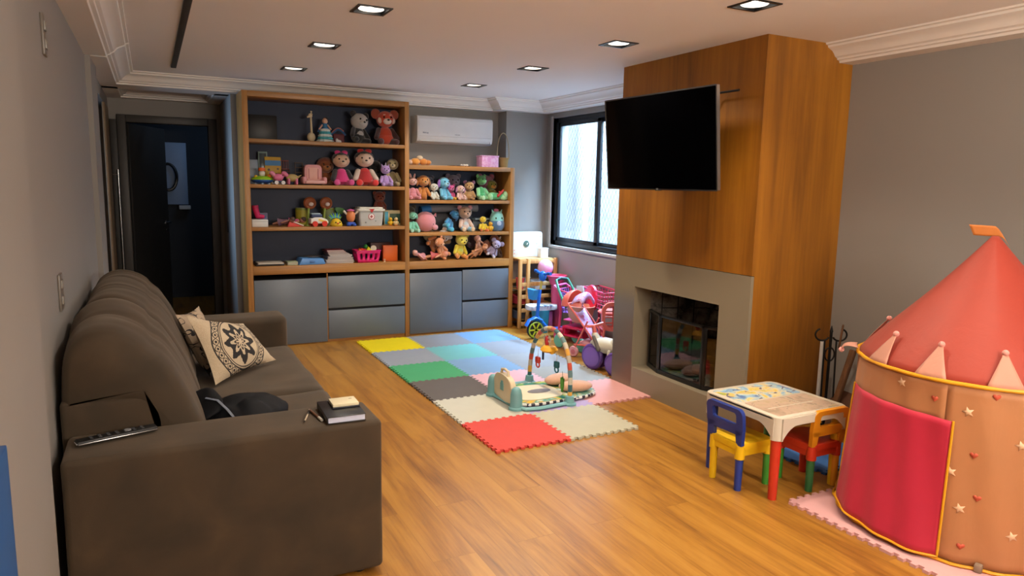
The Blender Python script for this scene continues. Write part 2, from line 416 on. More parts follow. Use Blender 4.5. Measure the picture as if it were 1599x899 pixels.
# safety net
b = B(); nx = RX+.225; zz0, zz1 = WZ0-.05, WZ1+.05; sy, sz = .060, .098
def clipseg(y0, z0, y1, z1):
    pts = []
    for (ya, za, yb, zb) in ((y0, z0, y1, z1),):
        dy, dz = yb-ya, zb-za; t0, t1 = 0, 1
        for p, q in ((-dy, ya-WY0), (dy, WY1+.1-ya), (-dz, za-zz0), (dz, zz1-za)):
            if abs(p) < 1e-9:
                if q < 0: return None
            else:
                r = q/p
                if p < 0: t0 = max(t0, r)
                else: t1 = min(t1, r)
        if t0 >= t1: return None
        return (nx, ya+dy*t0, za+dz*t0), (nx, ya+dy*t1, za+dz*t1)
slope = sz/sy; Ht = zz1-zz0; k = WY0-Ht/slope
while k < WY1+.1:
    for s_ in ((k, zz0, k+Ht/slope, zz1), (k, zz1, k+Ht/slope, zz0)):
        r = clipseg(*s_)
        if r: b.cyl(r[0], r[1], .0016, seg=4)
    k += sy
b.cyl((nx, WY1+.06, zz0), (nx, WY1+.06, zz1), .004, seg=6)
tag(b.done('safety_net', M('#4e545a', .7, name='net_cord')), 'grey diamond mesh safety net stretched outside the window', 'net')
# neighbouring wall outside
t = NT('render_outside'); n = t.noise(t.coords(), 14, 6, .7); t.link(t.ramp(n, [(.3, '#b4b7b4'), (.7, '#d6d6d0')]), t.b.inputs['Base Color']); t.bump(n, .5, .02); t.b.inputs['Roughness'].default_value = .9
b = B(); b.bb((5.6, 2.5, -3), (5.75, 11.5, 3.6)); b.bb((5.5, 8.55, -3), (5.6, 8.75, 3.6), .01)
ow = b.done('wall_outside', t.m); ow['kind'] = 'structure'

# ------------------------------------------------------------------ downlights
DF = M('#101012', .4, name='downlight_black'); REFL = M('#e8e4dc', .18, .9, emit=(1.0, .90, .78), power=1.1, name='reflector')
BULB = M('#fff2dc', .3, emit=(1.0, .86, .66), power=9.0, name='bulb_glow')
first = None
PLC = {(1.12, 2): 'left row', }
def make_dl():
    r = thing('ceiling_downlight', 'x', 'downlight')
    b = B(); o_ = HS+.012
    b.frame([(-o_, -o_), (o_, -o_), (o_, o_), (-o_, o_)], [(-HS+.004, -HS+.004), (HS-.004, -HS+.004), (HS-.004, HS-.004), (-HS+.004, HS-.004)], -.006, .004)
    b.done('trim_frame', DF, r)
    b = B(); q = HS-.003
    for sx in (-1, 1):
        b.bb((sx*q-.001, -q, 0), (sx*q+.001, q, .12)); b.bb((-q, sx*q-.001, 0), (q, sx*q+.001, .12))
    b.bb((-q, -q, .12), (q, q, .124)); b.done('housing', DF, r)
    B().lathe([(.018, .040), (.040, .024), (.058, .010), (.068, .002), (.070, .004), (.058, .016), (.03, .045), (0, .047)], seg=28).done('reflector', REFL, r)
    B().ell((0, 0, .024), (.018, .018, .016)).done('bulb', BULB, r)
    return r
names = ['farthest', 'second farthest', 'third farthest', 'fourth', 'fifth', 'sixth']
for x, y in DL:
    r = make_dl() if first is None else copy_tree(first)
    first = first or r
    r.location = (x, y, CZ)
    vis = {(1, 3): 'square black downlight nearest the camera in the left ceiling row', (1, 4): 'square black downlight in the middle of the left ceiling row', (1, 5): 'square black downlight of the left ceiling row just before the bookcase',
           (2, 2): 'square black downlight partly cut by the top of the photo near the fireplace', (2, 3): 'square black downlight beside the television side of the fireplace', (2, 4): 'square black downlight of the right row between fireplace and window', (2, 5): 'square black downlight of the right row nearest the air conditioner'}
    iy = [.42, 1.6, 2.79, 3.97, 5.14, 6.31].index(min([.42, 1.6, 2.79, 3.97, 5.14, 6.31], key=lambda q: abs(q-y)))
    r['label'] = vis.get((1 if x < 2 else 2, iy), 'square black downlight overhead outside the photo, %s %s row' % (['rearmost', 'second from rear', 'third from rear'][min(iy, 2)], 'left' if x < 2 else 'right'))
    r['group'] = 'square ceiling downlights'
    pw = ({0: 38, 1: 34, 2: 42, 3: 20, 4: 62, 5: 28}[iy] if x > 2 else {0: 22, 1: 22, 2: 22, 3: 24, 4: 19, 5: 10}[iy])
    cc = ((1, .84, .64) if x > 2 else MILD) if iy < 3 else (MILD if x < 2 or iy > 4 else WARM)
    light('downlight_beam', 'SPOT', (x, y, CZ-.012), pw, cc, (0, 0, 0), .05, spot=math.radians(140 if x > 2 and iy > 2 else 122), blend=.6 if x > 2 and iy > 2 else .9)
# ceiling track
b = B(); b.bb((.205, .5, CZ-.012), (.245, 6.75, CZ+.0), .003)
tag(b.done('lighting_track', M('#3a3836', .5, name='track_grey')), 'long dark grey lighting track on the ceiling by the left wall', 'lighting track')
# wall plates
def plate(y, z, h, w_, label, name='wall_switch'):
    r = thing(name, label, 'switch', (LX, y, z))
    B().box((.005, 0, 0), (.010, w_, h), None, .003).done('cover_plate', M('#6f675e', .4, name='plate_grey'), r)
    for s_ in (-1, 1): B().box((.012, 0, s_*h*.22), (.006, w_*.5, h*.22), None, .002).done('switch_rocker', M('#8a857c', .35), r)
plate(3.39, 1.13, .15, .095, 'grey switch plate low on the left wall just above the sofa back')
plate(3.45, 2.155, .16, .09, 'grey cover plate high on the left wall under the cornice', 'wall_cover_plate')
sw = thing('wall_switch', 'dark switch plate on the bluish side wall of the hall beside the bookcase', 'switch', (.73, 8.15, 1.10))
B().box((-.005, 0, 0), (.010, .08, .12), None, .003).done('cover_plate', M('#3a3b40', .4), sw)

# ================================================================== FIREPLACE
X0, Y0, Y1 = 3.36, 3.238, 4.70
GREIGE = M('#857b68', .42, kind='wall', name='greige_surround')
fp = thing('fireplace', 'tall wood veneered fireplace with a greige surround around a glass screened firebox', 'fireplace', (X0, (Y0+Y1)/2, 0))
def L(b, o=fp):                                                    # world-space mesh -> local of an unrotated parent
    bmesh.ops.translate(b.bm, verts=b.bm.verts, vec=-Vector(o.location)); return b
OY0, OY1, OZ0, OZ1 = 3.505, 4.434, .185, .832
b = B(); b.bb((X0, Y0, 1.06), (X0+.02, Y1, CZ)); L(b).done('front_veneer', W_FIRE, fp)
b = B(); b.bb((X0+.02, Y0, 0), (RX-.002, Y0+.02, CZ)); L(b).done('side_veneer', W_FIRE, fp)
b = B(); b.bb((X0+.02, Y1-.02, 0), (RX-.002, Y1, CZ)); L(b).done('side_veneer', WALLM, fp)
b = B()
for a, c, d, e in holed(Y0, Y1, 0, 1.056, [(OY0, OY1, OZ0, OZ1)]): b.bb((X0-.004, a, d), (X0+.02, c, e))
bmesh.ops.remove_doubles(b.bm, verts=b.bm.verts, dist=1e-4)
b.bb((X0+.02, OY1, OZ0), (X0+.16, OY1+.012, OZ1)); b.bb((X0+.02, OY0-.012, OZ0), (X0+.16, OY0, OZ1)); b.bb((X0+.02, OY0, OZ0-.012), (X0+.20, OY1, OZ0)); b.bb((X0+.02, OY0, OZ1), (X0+.16, OY1, OZ1+.012))
L(b).done('surround', GREIGE, fp)
t = NT('firebrick'); bt = t.new('ShaderNodeTexBrick'); bt.inputs['Scale'].default_value = 1; bt.inputs['Brick Width'].default_value = .26; bt.inputs['Row Height'].default_value = .125; bt.inputs['Mortar Size'].default_value = .005
bt.inputs['Color1'].default_value = (*rgb('#6e6861'), 1); bt.inputs['Color2'].default_value = (*rgb('#847c72'), 1); bt.inputs['Mortar'].default_value = (*rgb('#2a2724'), 1)
t.link(t.coords((1, 1, 1), (PI/2, 0, PI/2)), bt.inputs['Vector']); n = t.noise(t.coords(), 7, 5, .7)
t.link(t.mix(t.ramp(n, [(.35, '#555555'), (.6, '#ffffff')]), '#1b1917', bt.outputs['Color'], 'MULTIPLY'), t.b.inputs['Base Color'])
t.b.inputs['Roughness'].default_value = .9
m2 = t.mix(t.ramp(n, [(.38, '#000000'), (.62, '#ffffff')]), '#24211f', bt.outputs['Color']); t.link(m2, t.b.inputs['Base Color'])
b = B(); fx = X0+.60
b.prism([(X0+.16, OY1), (fx, OY1-.16), (fx, OY1-.14), (X0+.16, OY1+.02)], OZ0-.01, 1.3); b.prism([(X0+.16, OY0-.02), (fx, OY0+.14), (fx, OY0+.16), (X0+.16, OY0)], OZ0-.01, 1.3)
b.bb((fx, OY0+.1, OZ0-.01), (fx+.02, OY1-.1, 1.3)); b.bb((X0+.20, OY0, OZ0-.012), (fx, OY1, OZ0)); b.bb((X0+.14, OY0, OZ1+.012), (X0+.16, OY1, 1.3)); b.bb((X0+.14, OY0, 1.3), (fx+.02, OY1, 1.32))
L(b).done('firebox', t.m, fp)
b = B(); b.box((X0+.48, 4.02, .80), (.03, .03, .26), (math.radians(28), 0, 0), .004); b.box((X0+.48, 3.96, .72), (.02, .12, .02), (math.radians(-30), 0, 0), .003)
L(b).done('damper_lever', BLACK, fp)
# folding glass screen
SN = [(3.50, 4.405), (3.425, 4.19), (3.425, 3.70), (3.50, 3.53)]
sc = thing('fireplace_screen', 'black framed three fold glass screen standing in the firebox opening', 'fireplace screen', (3.46, 3.96, OZ0))
g = NT('smoked_glass'); n = g.n; n.remove(g.b); tr = g.new('ShaderNodeBsdfTransparent'); tr.inputs[0].default_value = (.55, .52, .5, 1); gl = g.new('ShaderNodeBsdfGlossy'); gl.inputs['Roughness'].default_value = .03
mx = g.new('ShaderNodeMixShader'); mx.inputs[0].default_value = .07; g.link(tr.outputs[0], mx.inputs[1]); g.link(gl.outputs[0], mx.inputs[2]); g.link(mx.outputs[0], n['Material Output'].inputs[0])
for (p, q) in zip(SN, SN[1:]):
    p = Vector((*p, 0)); q = Vector((*q, 0)); dv = (q-p); Ln = dv.length; an = math.atan2(dv.y, dv.x); mid = (p+q)/2
    b = B(); zt = .462
    for s_ in (-1, 1): b.box((s_*(Ln/2-.011), 0, zt/2), (.022, .016, zt), None, .002)
    b.box((0, 0, .016), (Ln, .02, .032), None, .002); b.box((0, 0, zt-.01), (Ln, .016, .02), None, .002)
    bmesh.ops.transform(b.bm, matrix=Matrix.Translation(mid+Vector((0, 0, OZ0+.001))) @ Matrix.Rotation(an, 4, 'Z'), verts=b.bm.verts)
    fr = L(b, sc).done('screen_frame', BLACK, sc)
    b = B().box((0, 0, zt/2), (Ln-.04, .003, zt-.04)); bmesh.ops.transform(b.bm, matrix=Matrix.Translation(mid+Vector((0, 0, OZ0))) @ Matrix.Rotation(an, 4, 'Z'), verts=b.bm.verts)
    L(b, sc).done('glass_pane', g.m, fr)
lg = 'split firewood logs lying in the firebox'
for i, (x, y, z, a, r_, ln) in enumerate(((3.70, 3.85, OZ0+.047, .15, .045, .40), (3.80, 3.92, OZ0+.05, -.1, .048, .42), (3.74, 3.80, OZ0+.135, .35, .042, .36))):
    b = B(); b.prism([(r_*math.cos(q)*random.uniform(.86, 1.08), r_*math.sin(q)*random.uniform(.86, 1.08)) for q in [2*PI*k/9 for k in range(9)]], -ln/2, ln/2)
    bmesh.ops.transform(b.bm, matrix=Matrix.Rotation(a, 4, 'Z') @ Matrix.Rotation(PI/2, 4, 'X'), verts=b.bm.verts)
    o = b.done('firewood_log', W_DARK); o.location = (x, y, z); tag(o, ['front log on the firebox floor', 'rear log on the firebox floor', 'slanting log lying across the two lower logs'][i], 'firewood', 'logs in the fireplace')

# ================================================================== TELEVISION
tv = thing('television', 'large flat black television with a thin silver frame on the wood fireplace front', 'television', (3.104, 3.935, 1.91), rot=(0, 0, 0))
yaw, tilt, TW, TH = .052, .094, 1.115, .652
r_ = Vector((math.sin(yaw), -math.cos(yaw), 0)); n_ = Vector((-math.cos(yaw), -math.sin(yaw), 0)); u_ = (Vector((0, 0, 1))*math.cos(tilt)+n_*math.sin(tilt)).normalized(); nn = r_.cross(u_).normalized()
if nn.dot(n_) < 0: nn = -nn
tm = Matrix(((r_.x, u_.x, nn.x), (r_.y, u_.y, nn.y), (r_.z, u_.z, nn.z)))
tv.rotation_euler = tm.to_euler()                                  # local x along the width, y up, z out of the screen
GL = M('#020203', .10, name='black_glass')
GL.node_tree.nodes['Principled BSDF'].inputs['Specular IOR Level'].default_value = .22
B().box((0, 0, -.012), (TW-.016, TH-.016, .016)).done('screen', GL, tv)
b = B(); b.frame(rrect(TW, TH, .008), rrect(TW-.018, TH-.018, .004), -.026, -.001)
b.box((0, -TH/2-.002, -.012), (.05, .008, .02), None, .003); b.done('bezel', CHROME, tv)
b = B(); b.box((0, 0, -.028), (TW-.01, TH-.01, .012), None, .004); b.box((0, -.08, -.045), (TW*.7, TH*.55, .03), None, .01); b.done('back_cover', BLACK, tv)
text('logo', 'LG', .014, M('#b8b8ba', .4), (0, -TH/2+.008, .001), (0, 0, 0), tv)
arm = thing('television_mount', 'black tilting wall mount arm behind the television', 'wall mount', (X0, 3.93, 1.95))
ti = (Matrix.Translation(arm.location)).inverted()
b = B(); b.box((-.012, 0, 0), (.02, .10, .30), None, .004); b.done('wall_plate', BLACK, arm)
b = B(); b.box((-.10, .01, .0), (.18, .05, .05), None, .006); b.box((-.175, 0, 0), (.016, .30, .06), None, .004)
for s_ in (-1, 1): b.box((-.186, s_*.15, -.02), (.014, .03, .38), (0, tilt, 0), .003)
b.done('swing_arm', BLACK, arm)
b = B(); b.cyl((-.07, -.30, .262), (-.07, -.55, .262), .007); b.cyl((-.07, -.30, .262), (-.17, -.10, .12), .006); b.done('adjusting_rod', BLACK, arm)

# ================================================================== BOOKCASE
BF, BB = 7.0, 7.44
def bookcase(name, label, x0, x1, top, shelves, tl, left=True, rightw=.045):
    r = thing(name, label, 'bookcase', ((x0+x1)/2, (BF+BB)/2, 0))
    def P(nm, a, c, m, bev=.0015, lab=None):
        return L(B().bb(a, c, bev), r).done(nm, m, r, label=lab)
    xa = x0+(.05 if left else 0); xb = x1-rightw
    if left: P('side_panel', (x0, BF, 0), (xa, BB, top), W_SHELF['z'])
    P('side_panel', (xb, BF, 0), (x1, BB, top), W_SHELF['z'])
    P('top_panel', (xa, BF, top-tl), (xb, BB, top), W_SHELF['x'])
    P('back_panel', (xa, BB-.02, .1), (xb, BB, top-tl), NAVY)
    for z in shelves: P('shelf', (xa, BF+.005, z-.034), (xb, BB-.02, z), W_SHELF['x'])
    P('worktop', (xa, BF, .707), (xb, BB-.02, .787), W_SHELF['x'])
    P('plinth', (xa, BF+.02, 0), (xb, BF+.05, .03), W_SHELF['x'])
    P('carcass', (xa, BF+.06, .03), (xb, BB-.02, .65), M('#2a2b2e', .6))
    return r, P, xa, xb
bl, P, xa, xb = bookcase('bookcase', 'tall oak bookcase with dark back, grey fronts below and plush toys on its shelves', .782, 2.377, 2.412, (1.982, 1.563, 1.161), .05)
P('door', (xa+.004, BF+.002, .012), (1.519, BF+.022, .655), GREY_FRONT)
L(B().bb((1.521, BF+.01, .03), (1.531, BF+.055, .70)), bl).done('divider', W_SHELF['z'], bl)
P('drawer', (1.533, BF+.002, .347), (xb-.004, BF+.022, .668), GREY_FRONT); P('drawer', (1.533, BF+.002, .032), (xb-.004, BF+.022, .322), GREY_FRONT)
b2, P, xa, xb = bookcase('bookcase', 'low oak bookcase beside the tall one, full of plush toys, under the air conditioner', 2.378, 3.594, 1.789, (1.429, 1.089), .045, left=False, rightw=.05)
P('door', (xa+.004, BF+.002, .016), (2.975, BF+.022, .664), GREY_FRONT)
P('drawer', (2.983, BF+.002, .347), (xb-.004, BF+.022, .678), GREY_FRONT); P('drawer', (2.983, BF+.002, .022), (xb-.004, BF+.022, .322), GREY_FRONT)

# ================================================================== AIR CONDITIONER
ac = thing('air_conditioner', 'white split air conditioner on the wall above the low bookcase', 'air conditioner', (2.985, 7.45, 2.03))
prof = [(0, 0), (0, .285), (-.19, .285), (-.215, .275), (-.225, .25), (-.222, .06), (-.205, .018), (-.17, 0)]
AW = M('#d4d6d8', .35, name='ac_white')
b = B(); b.prism(prof, -.44, .44, YZ, .004); b.done('housing', AW, ac, 35)
b = B(); b.prism([(-.226, .255), (-.230, .25), (-.228, .075), (-.222, .07)], -.425, .425, YZ); b.done('front_panel', AW, ac, 35)
b = B(); b.box((0, -.208, .038), (.80, .012, .05), (math.radians(-20), 0, 0), .004)
for s_ in (-1, 1): b.box((s_*.41, -.212, .036), (.003, .012, .055), (math.radians(-20), 0, 0))
b.done('air_flap', M('#bfc1c3', .4), ac)
b = B()
for i, (x, w_) in enumerate(((-.375, .012), (-.358, .014), (-.341, .008), (-.326, .012))): b.box((x, -.231, .105-.001*i), (w_*.8, .002, .014), (0, .15, 0))
for i in range(6): b.box((-.01+i*.010, -.231, .096), (.006, .002, .007))
b.done('lettering', M('#6b7688', .5), ac)

# ================================================================== SOFA
t = NT('brown_suede'); n = t.noise(t.coords(), 5, 3, .5, .4); n2 = t.noise(t.coords(), 220, 3)
t.link(t.ramp(n, [(.3, '#32281a'), (.6, '#3f3120'), (.8, '#4a3a26')]), t.b.inputs['Base Color']); t.b.inputs['Roughness'].default_value = .85
t.b.inputs['Sheen Weight'].default_value = .15; t.b.inputs['Sheen Roughness'].default_value = .45; t.b.inputs['Sheen Tint'].default_value = (.75, .6, .45, 1); t.bump(n2, .15, .002)
SUEDE = t.m
from mathutils import noise as mn
SY0, SY1, SXF = 2.665, 5.36, .79
so = thing('sofa', 'large dark brown suede sofa with puffy back cushions along the left wall', 'sofa', (.2, (SY0+SY1)/2, 0))
def soft(b, name, parent, amp=.006, sc=3.2, seed=0, mat=SUEDE, sub=1, o=so, ang=70):
    bmesh.ops.subdivide_edges(b.bm, edges=[e for e in b.bm.edges if e.calc_length() > .12], cuts=6, use_grid_fill=True)
    for v in b.bm.verts: v.co += mn.noise_vector(v.co*sc+Vector((seed, 0, 0)))*amp
    return L(b, o).done(name, mat, parent, ang)
def roundbox(a, c, r, name, parent, amp=.006, seed=0, mat=SUEDE, o=so, sc=3.2):
    """box with soft edges: a dense grid cube projected onto a rounded box"""
    b = B(); A = Vector(a); Cc = Vector(c); d = Cc-A; N = [max(4, int(d[i]/.045)) for i in range(3)]
    faces = []
    for ax in range(3):
        for side in (0, 1):
            u, v = (ax+1) % 3, (ax+2) % 3
            def f(p, q, ax=ax, side=side, u=u, v=v):
                P_ = [0, 0, 0]; P_[ax] = side; P_[u] = p; P_[v] = q
                w_ = Vector([A[i]+d[i]*P_[i] for i in range(3)])
                inn = Vector([min(max(w_[i], A[i]+r), Cc[i]-r) for i in range(3)]); k = w_-inn
                if k.length > 1e-6: w_ = inn+k.normalized()*r
                return w_
            def warp(s): return s
            nu, nv = N[u]+6, N[v]+6
            def cs(i, n, Ln):     # finer steps near the ends
                k = i/(n-1); e = min(.45, r/Ln)
                m = 3/(n-1)
                return e*(k/m) if k < m else (1-e*((1-k)/m) if k > 1-m else e+(1-2*e)*(k-m)/(1-2*m))
            V = [[b.bm.verts.new(f(cs(i, nu, d[u]), cs(j, nv, d[v]))) for j in range(nv)] for i in range(nu)]
            for i in range(nu-1):
                for j in range(nv-1):
                    b.bm.faces.new((V[i][j], V[i+1][j], V[i+1][j+1], V[i][j+1]))
    bmesh.ops.remove_doubles(b.bm, verts=b.bm.verts, dist=2e-4)
    for v in b.bm.verts: v.co += mn.noise_vector(v.co*sc+Vector((seed, 0, 0)))*amp
    return L(b, o).done(name, mat, parent, 80)
roundbox((-.315, SY0, .02), (SXF, SY0+.285, .655), .022, 'arm', so, .003, 1)
roundbox((-.335, SY1-.30, .02), (SXF+.03, SY1, .655), .045, 'arm', so, .004, 2)
roundbox((-.32, SY0+.286, .03), (.76, SY1-.301, .30), .02, 'base', so, .002, 3)
for k, (ya, yb) in enumerate(((SY0+.288, 3.875), (3.885, SY1-.303))):
    roundbox((-.10, ya, .26), (.835, yb, .455), .055, 'seat_cushion', so, .010, 5+k, sc=4.5)
roundbox((-.335, SY0+.289, .28), (.055, SY1-.303, .78), .02, 'back_frame', so, .004, 4)
BP = [(-.330, .74), (-.338, .83), (-.330, .92), (-.305, .985), (-.255, 1.03), (-.19, 1.045), (-.12, 1.03), (-.05, .985), (.01, .92), (.06, .84), (.10, .755), (.135, .67), (.165, .58), (.185, .50), (.165, .45), (.10, .435), (.0, .44), (-.03, .50), (-.04, .60), (-.05, .69), (-.09, .735), (-.16, .745), (-.25, .742)]
def smooth_closed(P_, k=3):
    out = []; n = len(P_)
    for i in range(n):
        p0, p1, p2, p3 = [Vector(P_[(i+q) % n]) for q in (-1, 0, 1, 2)]
        for j in range(k):
            s_ = j/k; out.append(.5*((2*p1)+(p2-p0)*s_+(2*p0-5*p1+4*p2-p3)*s_*s_+(3*p1-p0-3*p2+p3)*s_**3))
    return out
BPs = smooth_closed(BP)
cen = Vector((-.06, .80))
def back_cushion(ya, yb, seed, parent):
    b = B(); nv = 44; n = len(BPs); rows = []
    nr = []
    for i in range(n):
        tt = (BPs[(i+1) % n]-BPs[i-1]).normalized(); q = Vector((tt.y, -tt.x))
        nr.append(q)
    area = sum(BPs[i].x*BPs[(i+1) % n].y-BPs[(i+1) % n].x*BPs[i].y for i in range(n))
    sg = 1 if area > 0 else -1
    for j in range(nv):
        s_ = j/(nv-1); y = ya+(yb-ya)*(.5-.5*math.cos(PI*s_)) if False else ya+(yb-ya)*s_
        e = min(y-ya, yb-y); r = .085; k = max(0, 1-e/r); ins = (1-math.sqrt(max(0, 1-k*k)))*.036
        row = []
        for i, p in enumerate(BPs):
            q = p - nr[i]*sg*ins
            hgt = max(0, min(1, (p.y-.70)/.3))
            cr = -.012*math.exp(-((p.x+.02)/.02)**2)*hgt if p.y > .8 else 0           # seam along the crest
            cr2 = -.010*math.exp(-(((y-ya)/(yb-ya)-.5)/.03)**2)*hgt
            q = q+nr[i]*sg*(cr2+cr)
            v = Vector((q.x, y, q.y)); nz = mn.noise(Vector((p.x*2, y*6.5+seed, p.y*2)))*.014*(.4+hgt)+mn.noise(v*4+Vector((seed, 3, 1)))*.008
            v += Vector((nr[i].x, 0, nr[i].y))*sg*nz
            v.x = max(v.x, -.347); row.append(b.bm.verts.new(v))
        rows.append(row)
    for a, c in zip(rows, rows[1:]):
        for i in range(n): b.bm.faces.new((a[i], a[(i+1) % n], c[(i+1) % n], c[i]))
    for rw, yy in ((rows[0], ya), (rows[-1], yb)):
        cv = b.bm.verts.new((-.06, yy, .80))
        for i in range(n): b.bm.faces.new((rw[i], rw[(i+1) % n], cv))
    return L(b, so).done('back_cushion', SUEDE, parent, 75)
back_cushion(SY0+.288, 3.80, 2.0, so); back_cushion(3.81, 4.62, 11.0, so); back_cushion(4.63, SY1-.303, 17.0, so)
for x in (-.25, .70):
    for y in (SY0+.06, SY1-.06): L(B().cyl((x, y, 0), (x, y, .03), .025), so).done('leg', BLACK, so)

# cushions on the sofa
def pillow(P4, thick, mat, name, label, grp=None, n=18):
    """cushion from its four 3D corners (BL, BR, TR, TL)"""
    BLc, BR_, TR, TL = map(Vector, P4); c = (BLc+BR_+TR+TL)/4; ex = ((BR_+TR)-(BLc+TL)).normalized(); ez = ex.cross((TL+TR)-(BLc+BR_)).normalized(); ey = ez.cross(ex)
    mt = Matrix(((ex.x, ey.x, ez.x, c.x), (ex.y, ey.y, ez.y, c.y), (ex.z, ey.z, ez.z, c.z), (0, 0, 0, 1))); inv = mt.inverted()
    q = [inv @ v for v in (BLc, BR_, TR, TL)]; b = B()
    for sd in (-1, 1):
        def f(u, v, sd=sd):
            p = q[0]*(1-u)*(1-v)+q[1]*u*(1-v)+q[2]*u*v+q[3]*(1-u)*v
            s_ = 2*u-1; t_ = 2*v-1; pinch = 1-.10*(1-s_*s_)*(abs(t_)**3)-.0; pinch2 = 1-.10*(1-t_*t_)*(abs(s_)**3)
            p = Vector((p.x*pinch2, p.y*pinch, p.z)); h_ = ((1-s_**2)*(1-t_**2))**.55
            w_ = mn.noise(Vector((s_*2, t_*2, sd*3+len(label))))*.015
            p.z += sd*thick/2*h_+w_*h_; return p
        b.grid(f, n, n)
    bmesh.ops.remove_doubles(b.bm, verts=b.bm.verts, dist=5e-4)
    o = b.done(name, mat, None, 70); o.matrix_world = mt; return tag(o, label, 'cushion', grp)
# medallion print
t = NT('medallion_print'); tc = t.new('ShaderNodeTexCoord'); sp = t.new('ShaderNodeSeparateXYZ'); t.link(tc.outputs['Object'], sp.inputs[0])
X, Y = t.math('MULTIPLY', sp.outputs[0], .86), t.math('MULTIPLY', sp.outputs[1], .92)
R_ = t.math('SQRT', t.math('ADD', t.math('MULTIPLY', X, X), t.math('MULTIPLY', Y, Y))); A_ = t.math('ARCTAN2', Y, X)
def band(r, wd): return t.math('LESS_THAN', t.math('ABSOLUTE', t.math('SUBTRACT', R_, r)), wd)
ink = band(.190, .0035)
for rr, ww in ((.145, .0035), (.133, .0025)): ink = t.math('MAXIMUM', ink, band(rr, ww))
zig = t.math('ABSOLUTE', t.math('SINE', t.math('MULTIPLY', A_, 14))); mid = t.math('ABSOLUTE', t.math('SUBTRACT', R_, .168))
dia = t.math('LESS_THAN', t.math('ABSOLUTE', t.math('SUBTRACT', t.math('MULTIPLY', zig, .017), mid)), .0030); dia = t.math('MAXIMUM', dia, t.math('MULTIPLY', t.math('GREATER_THAN', zig, .86), t.math('LESS_THAN', mid, .006)))
ink = t.math('MAXIMUM', ink, t.math('MULTIPLY', dia, t.math('LESS_THAN', mid, .018)))
pet = t.math('ADD', t.math('MULTIPLY', t.math('COSINE', t.math('MULTIPLY', A_, 8)), .020), .078)
nz = t.noise(t.coords(), 26, 4, .8)
fl = t.math('LESS_THAN', t.math('ABSOLUTE', t.math('SUBTRACT', R_, pet)), t.math('MULTIPLY', nz, .042))
fl = t.math('MAXIMUM', fl, t.math('LESS_THAN', t.math('ABSOLUTE', t.math('SUBTRACT', R_, t.math('ADD', t.math('MULTIPLY', t.math('COSINE', t.math('MULTIPLY', A_, 8)), .012), .03))), t.math('MULTIPLY', nz, .014)))
ink = t.math('MAXIMUM', ink, t.math('MULTIPLY', fl, t.math('LESS_THAN', R_, .122)))
wv = t.noise(t.coords(), 240, 2)
t.link(t.mix(ink, t.ramp(wv, [(.3, '#a9977c'), (.7, '#bfae93')]), '#1d1a1b'), t.b.inputs['Base Color']); t.b.inputs['Roughness'].default_value = .9; t.bump(wv, .2, .002)
MED = t.m
t = NT('scroll_print'); tc = t.coords((1, 1, 1)); n1 = t.noise(tc, 7, 0, .5, 1.6)
k = t.math('LESS_THAN', t.math('ABSOLUTE', t.math('SUBTRACT', n1, .5)), .018); n3 = t.noise(tc, 16, 0, .5, 1.2); k = t.math('MAXIMUM', k, t.math('GREATER_THAN', n3, .68))
t.link(t.mix(k, '#a8937a', '#1f1a18'), t.b.inputs['Base Color']); t.b.inputs['Roughness'].default_value = .9
pillow([(.26, 4.32, .462), (.30, 4.74, .462), (.24, 4.84, .80), (.09, 4.32, .845)], .11, t.m, 'throw_cushion', 'beige cushion with dark scroll print half hidden behind the medallion cushion', 'printed cushions on the sofa')
pillow([(.27, 4.10, .475), (.66, 4.55, .475), (.48, 4.62, .71), (.14, 4.20, .86)], .12, MED, 'throw_cushion', 'beige cushion with a round black medallion print at the front of the pair', 'printed cushions on the sofa')
# dark bag
bg = thing('fabric_bag', 'crumpled black fabric bag lying on the sofa seat by the near arm', 'bag', (.33, 3.30, .46), .35)
BG = M('#06070c', .7, name='black_nylon')
BG.node_tree.nodes['Principled BSDF'].inputs['Specular IOR Level'].default_value = .2
b = B(); b.ell((0, 0, .075), (.21, .17, .085), seg=28)
for v in b.bm.verts:
    v.co += mn.noise_vector(v.co*11)*.030; v.co.z = max(v.co.z, .0); v.co.x *= 1+.25*(v.co.y/.17)
b.done('bag_body', BG, bg, 50)
b = B(); b.ell((-.17, .06, .14), (.10, .12, .035), (0, -.7, .2), seg=20).jig(.012, 3, 18); b.done('bag_flap', BG, bg, 50)
b = B(); b.tube([(-.16, .02, .19), (-.13, -.03, .185), (-.11, -.08, .15), (-.10, -.12, .12), (-.11, -.15, .08)], .008, 6, flat=.4); b.done('strap', M('#5d6572', .6), bg)
zp = thing('phone_cable', 'short white cable end poking out from under the black bag', 'cable', (.56, 3.36, .462), .2)
b = B(); b.tube([(-.06, .05, .006), (-.03, .03, .008), (0, .0, .006)], .004, 6); b.done('cord', WHITE, zp); B().box((.01, -.008, .007), (.025, .012, .01), (0, 0, -.7), .002).done('plug', CHROME, zp)

